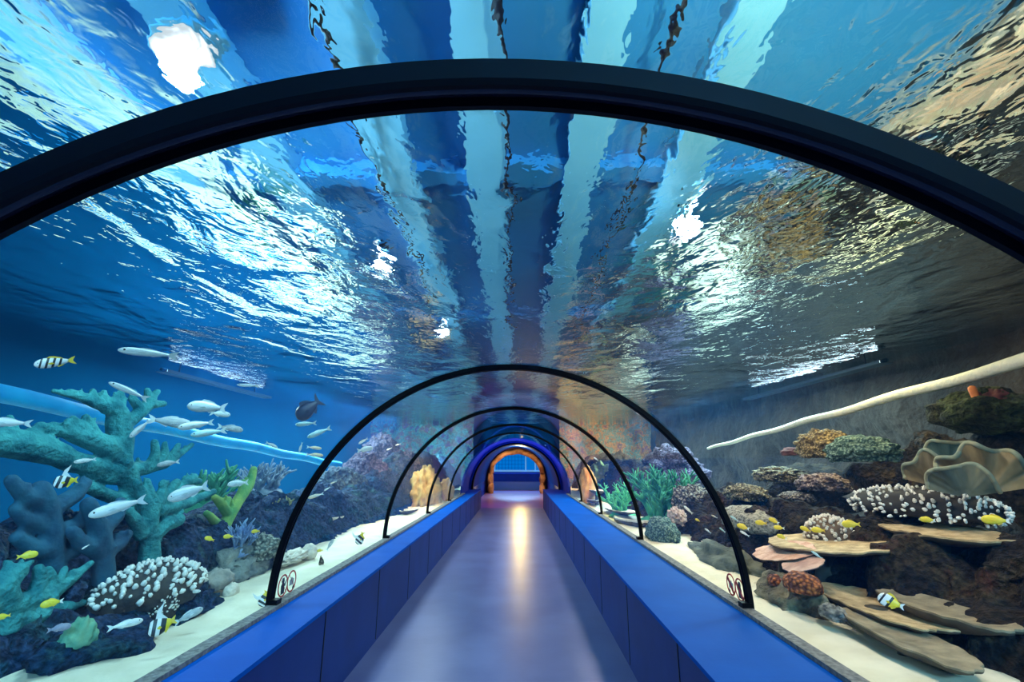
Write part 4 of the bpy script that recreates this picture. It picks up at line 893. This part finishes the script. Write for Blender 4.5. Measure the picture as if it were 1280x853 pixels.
F_ = [
 ('striped', (42, 456), (95, 450), -2.3, 'silver fish with black bars and yellow tail, high at the left edge'),
 ('fusilier', (147, 437), (224, 446), -2.3, 'long slender silver fish, highest one on the left, above the elkhorn coral'),
 ('fusilier', (136, 478), (186, 500), -2.3, 'slender silver fish diving towards the top arms of the elkhorn coral'),
 ('bream', (234, 507), (284, 511), -2.35, 'upper deep-bodied white fish above the blue pipe, left side'),
 ('bream', (288, 519), (262, 516), -2.5, 'white fish facing right, overlapping the upper deep-bodied white fish'),
 ('palefish', (222, 535), (268, 528), -2.3, 'pale fish just above the blue pipe, nearer of the overlapping group'),
 ('greyfish', (240, 531), (184, 524), -2.6, 'faint grey fish behind the pale fish above the blue pipe'),
 ('tealfish', (238, 544), (284, 538), -2.45, 'pale blue-green fish lying along the blue pipe'),
 ('greyfish', (304, 538), (271, 533), -2.5, 'grey-gold fish facing right over the blue pipe'),
 ('palefish', (-24, 527), (41, 530), -2.2, 'white fish cut off by the left edge of the photo'),
 ('palefish', (162, 547), (188, 525), -2.2, 'white fish pointing down left in front of the elkhorn trunk'),
 ('palefish', (92, 578), (121, 574), -2.3, 'small pinkish white fish under the left elkhorn arm'),
 ('palefish', (110, 645), (184, 624), -2.05, 'large white fish at mid left, in front of the dim coral'),
 ('bream', (209, 624), (262, 607), -2.15, 'white fish right of the large one, in front of the antler coral'),
 ('bream', (284, 606), (311, 603), -2.4, 'small deep white fish beside the tip of the lime finger coral'),
 ('greyfish', (196, 582), (225, 577), -2.5, 'faint pale fish under the right arm of the elkhorn coral'),
 ('fusilier', (296, 481), (324, 483), -2.9, 'faint slender fish near the water level, left side'),
 ('palefish', (347, 560), (332, 553), -2.4, 'small pale fish on the blue pipe, facing right'),
 ('tealfish', (369, 531), (396, 529), -2.4, 'blue-green oval fish right under the dark navy fish'),
 ('tealfish', (384, 547), (414, 535), -2.4, 'slim blue-green fish with a yellow tail tip, left of the tall rib'),
 ('palefish', (374, 565), (378, 553), -2.4, 'tiny white fish seen end on above the blue pipe'),
 ('stripefish', (402, 561), (383, 559), -2.4, 'upper of the two white fish stacked left of the tall rib'),
 ('stripefish', (404, 569.5), (382, 568.5), -2.4, 'lower of the two white fish stacked left of the tall rib'),
 ('grouper', (371, 523), (401, 499), -2.9, 'big dark navy fish hanging high on the left'),
 ('palefish', (448, 555), (460, 548), -2.4, 'small white fish inside the tall rib, the upper of two, left side'),
 ('bream', (466, 560), (446, 564), -2.4, 'small white fish inside the tall rib, the lower of two, left side'),
 ('palefish', (483, 563), (490, 560), -2.4, 'tiny white fish left of the third rib, near the amber-lit coral'),
 ('palefish', (494, 557), (501, 555), -2.4, 'tiny white fish closest to the third rib, left side'),
 ('stripefish', (385, 623), (405, 617), -2.3, 'white fish with an orange back beside the tall rib, left side'),
 ('palefish', (405, 614), (413, 609), -2.4, 'tiny pale fish above the orange-backed one'),
 ('stripefish', (413, 605), (421, 602), -2.4, 'tiny pinkish fish, uppermost of three beside the tall rib, left side'),
 ('fusilier', (392, 441), (402, 402), -3.2, 'bluish fish pointing down just under the water level, left side'),
 ('banner', (66, 604), (98, 600), -2.2, 'black and white bannerfish with a yellow tail under the elkhorn arm'),
 ('banner', (184, 790), (221, 774), -2.0, 'largest black, white and yellow bannerfish, over the sand at lower left'),
 ('banner', (327, 759), (334, 738), -1.9, 'dark bannerfish on the sand at the foot of the tall rib, left side'),
 ('banner', (447, 681), (454, 665), -2.0, 'bannerfish over the sand in the second bay, left side'),
 ('yellow', (48, 692), (20, 697), -2.2, 'yellow fish above the low teal coral, left edge'),
 ('yellowtail', (50, 757), (80, 751), -2.2, 'orange-yellow fish with a pale tail in front of the low teal coral'),
 ('yellow', (-8, 774), (14, 769), -2.3, 'dim yellow fish at the very left edge, lowest of the yellow ones'),
 ('mauve', (89, 782), (58, 789), -2.2, 'mauve-grey fish near the rubble at lower left'),
 ('palefish', (179, 775), (133, 787), -2.05, 'bright white oval fish over the dark rock at lower left'),
 ('greyfish', (254, 760), (217, 780), -2.0, 'translucent grey fish over the sand right of the big bannerfish'),
 ('palefish', (251, 739), (230, 741), -2.2, 'short white fish above the translucent grey one'),
 ('yellow', (256, 672), (268, 676), -2.4, 'yellow fish at the foot of the lime finger coral'),
 ('yellow', (279, 671), (292, 671), -2.3, 'yellow fish left of the spiky blue staghorn tip'),
 ('yellow', (314, 665), (325, 664), -2.3, 'yellow fish right of the spiky blue staghorn tip'),
 ('yellow', (396, 689), (404, 688), -2.1, 'small yellow fish by the grey oval coral head, left side'),
 ('greyfish', (417, 674), (408, 689), -2.15, 'pale grey fish standing on its nose over the sand, second bay'),
 ('palefish', (102, 687), (112, 681), -2.4, 'tiny lilac-white fish between the teal corals'),
 # right side
 ('yellow', (944, 653), (959, 655), 2.2, 'round yellow fish in front of the grey honeycombed slab'),
 ('yellowtail', (961, 648), (974, 655), 2.25, 'upper yellow fish of the pair left of the white-capped dome'),
 ('yellowtail', (967, 659), (981, 661), 2.2, 'lower yellow fish of the pair left of the white-capped dome'),
 ('yellowtail', (921, 656), (937, 662), 2.1, 'yellow fish with a white tail next to the tall rib, right side'),
 ('palefish', (925, 664), (937, 671), 2.1, 'pale fish under the white-tailed yellow one next to the tall rib'),
 ('tealfish', (913, 645), (923, 652), 2.1, 'small blue-white fish touching the tall rib, right side'),
 ('yellow', (1000, 659), (1014, 665), 2.3, 'yellow fish at the left foot of the white-capped dome'),
 ('yellow', (1014, 662), (1032, 664), 2.3, 'bright yellow fish in front of the white-capped dome'),
 ('yellow', (1052, 655), (1076, 656), 2.35, 'yellow fish at the right shoulder of the white-capped dome'),
 ('yellowtail', (971, 669), (984, 674), 2.15, 'yellow fish over the tip of the long tan table, above the pink plate'),
 ('yellowtail', (1149, 649), (1170, 651), 2.7, 'yellow fish above the high tan table coral'),
 ('yellowtail', (1226, 649), (1264, 652), 2.8, 'largest yellow fish, far right, with a pale tail'),
 ('butterfly', (1097, 746), (1131, 760), 2.0, 'butterflyfish, yellow, dark and white, over the table corals in the right foreground'),
 ('tealfish', (899, 660), (907, 666), 2.2, 'tiny blue and white fish left of the tall rib, right side'),
 ('palefish', (855, 633), (866, 643), 2.4, 'pale blue fish pointing up left, beside the speckled ridge'),
 ('yellow', (869, 649), (875, 652), 2.3, 'small yellow fish below the pale blue one, right side'),
 ('yellow', (822, 617), (828, 620), 2.4, 'small yellow fish in front of the lush green soft coral'),
 ('stripefish', (876, 676), (881, 680), 2.1, 'tiny orange fish low over the grey-green rock, right side'),
 ('palefish', (881, 661), (889, 667), 2.2, 'tiny white fish low between third and tall ribs, right side'),
 ('stripefish', (889, 644), (897, 648), 2.3, 'tiny pinkish fish just left of the tall rib, right side'),
 ('tealfish', (1014, 689), (1028, 699), 2.2, 'small green fish above the pink plates, right side'),
 ('palefish', (795, 515), (806, 521), 2.9, 'tiny pale fish under the water between the ribs, right side'),
 ('palefish', (742, 572), (748, 576), 2.3, 'tiny white fish glinting inside the third rib, right side'),
]
for q in F_: fish(*q)

# ------------------------------------------------------------------ render look
SC.view_settings.view_transform = 'Standard'; SC.view_settings.look = 'None'; SC.view_settings.gamma = 1; SC.view_settings.use_curve_mapping = False
SC.view_settings.exposure = 0
cy = SC.cycles
cy.use_denoising = True; cy.max_bounces = 10; cy.diffuse_bounces = 3; cy.glossy_bounces = 5; cy.transmission_bounces = 6
cy.transparent_max_bounces = 24; cy.sample_clamp_indirect = 6; cy.caustics_reflective = False; cy.caustics_refractive = False
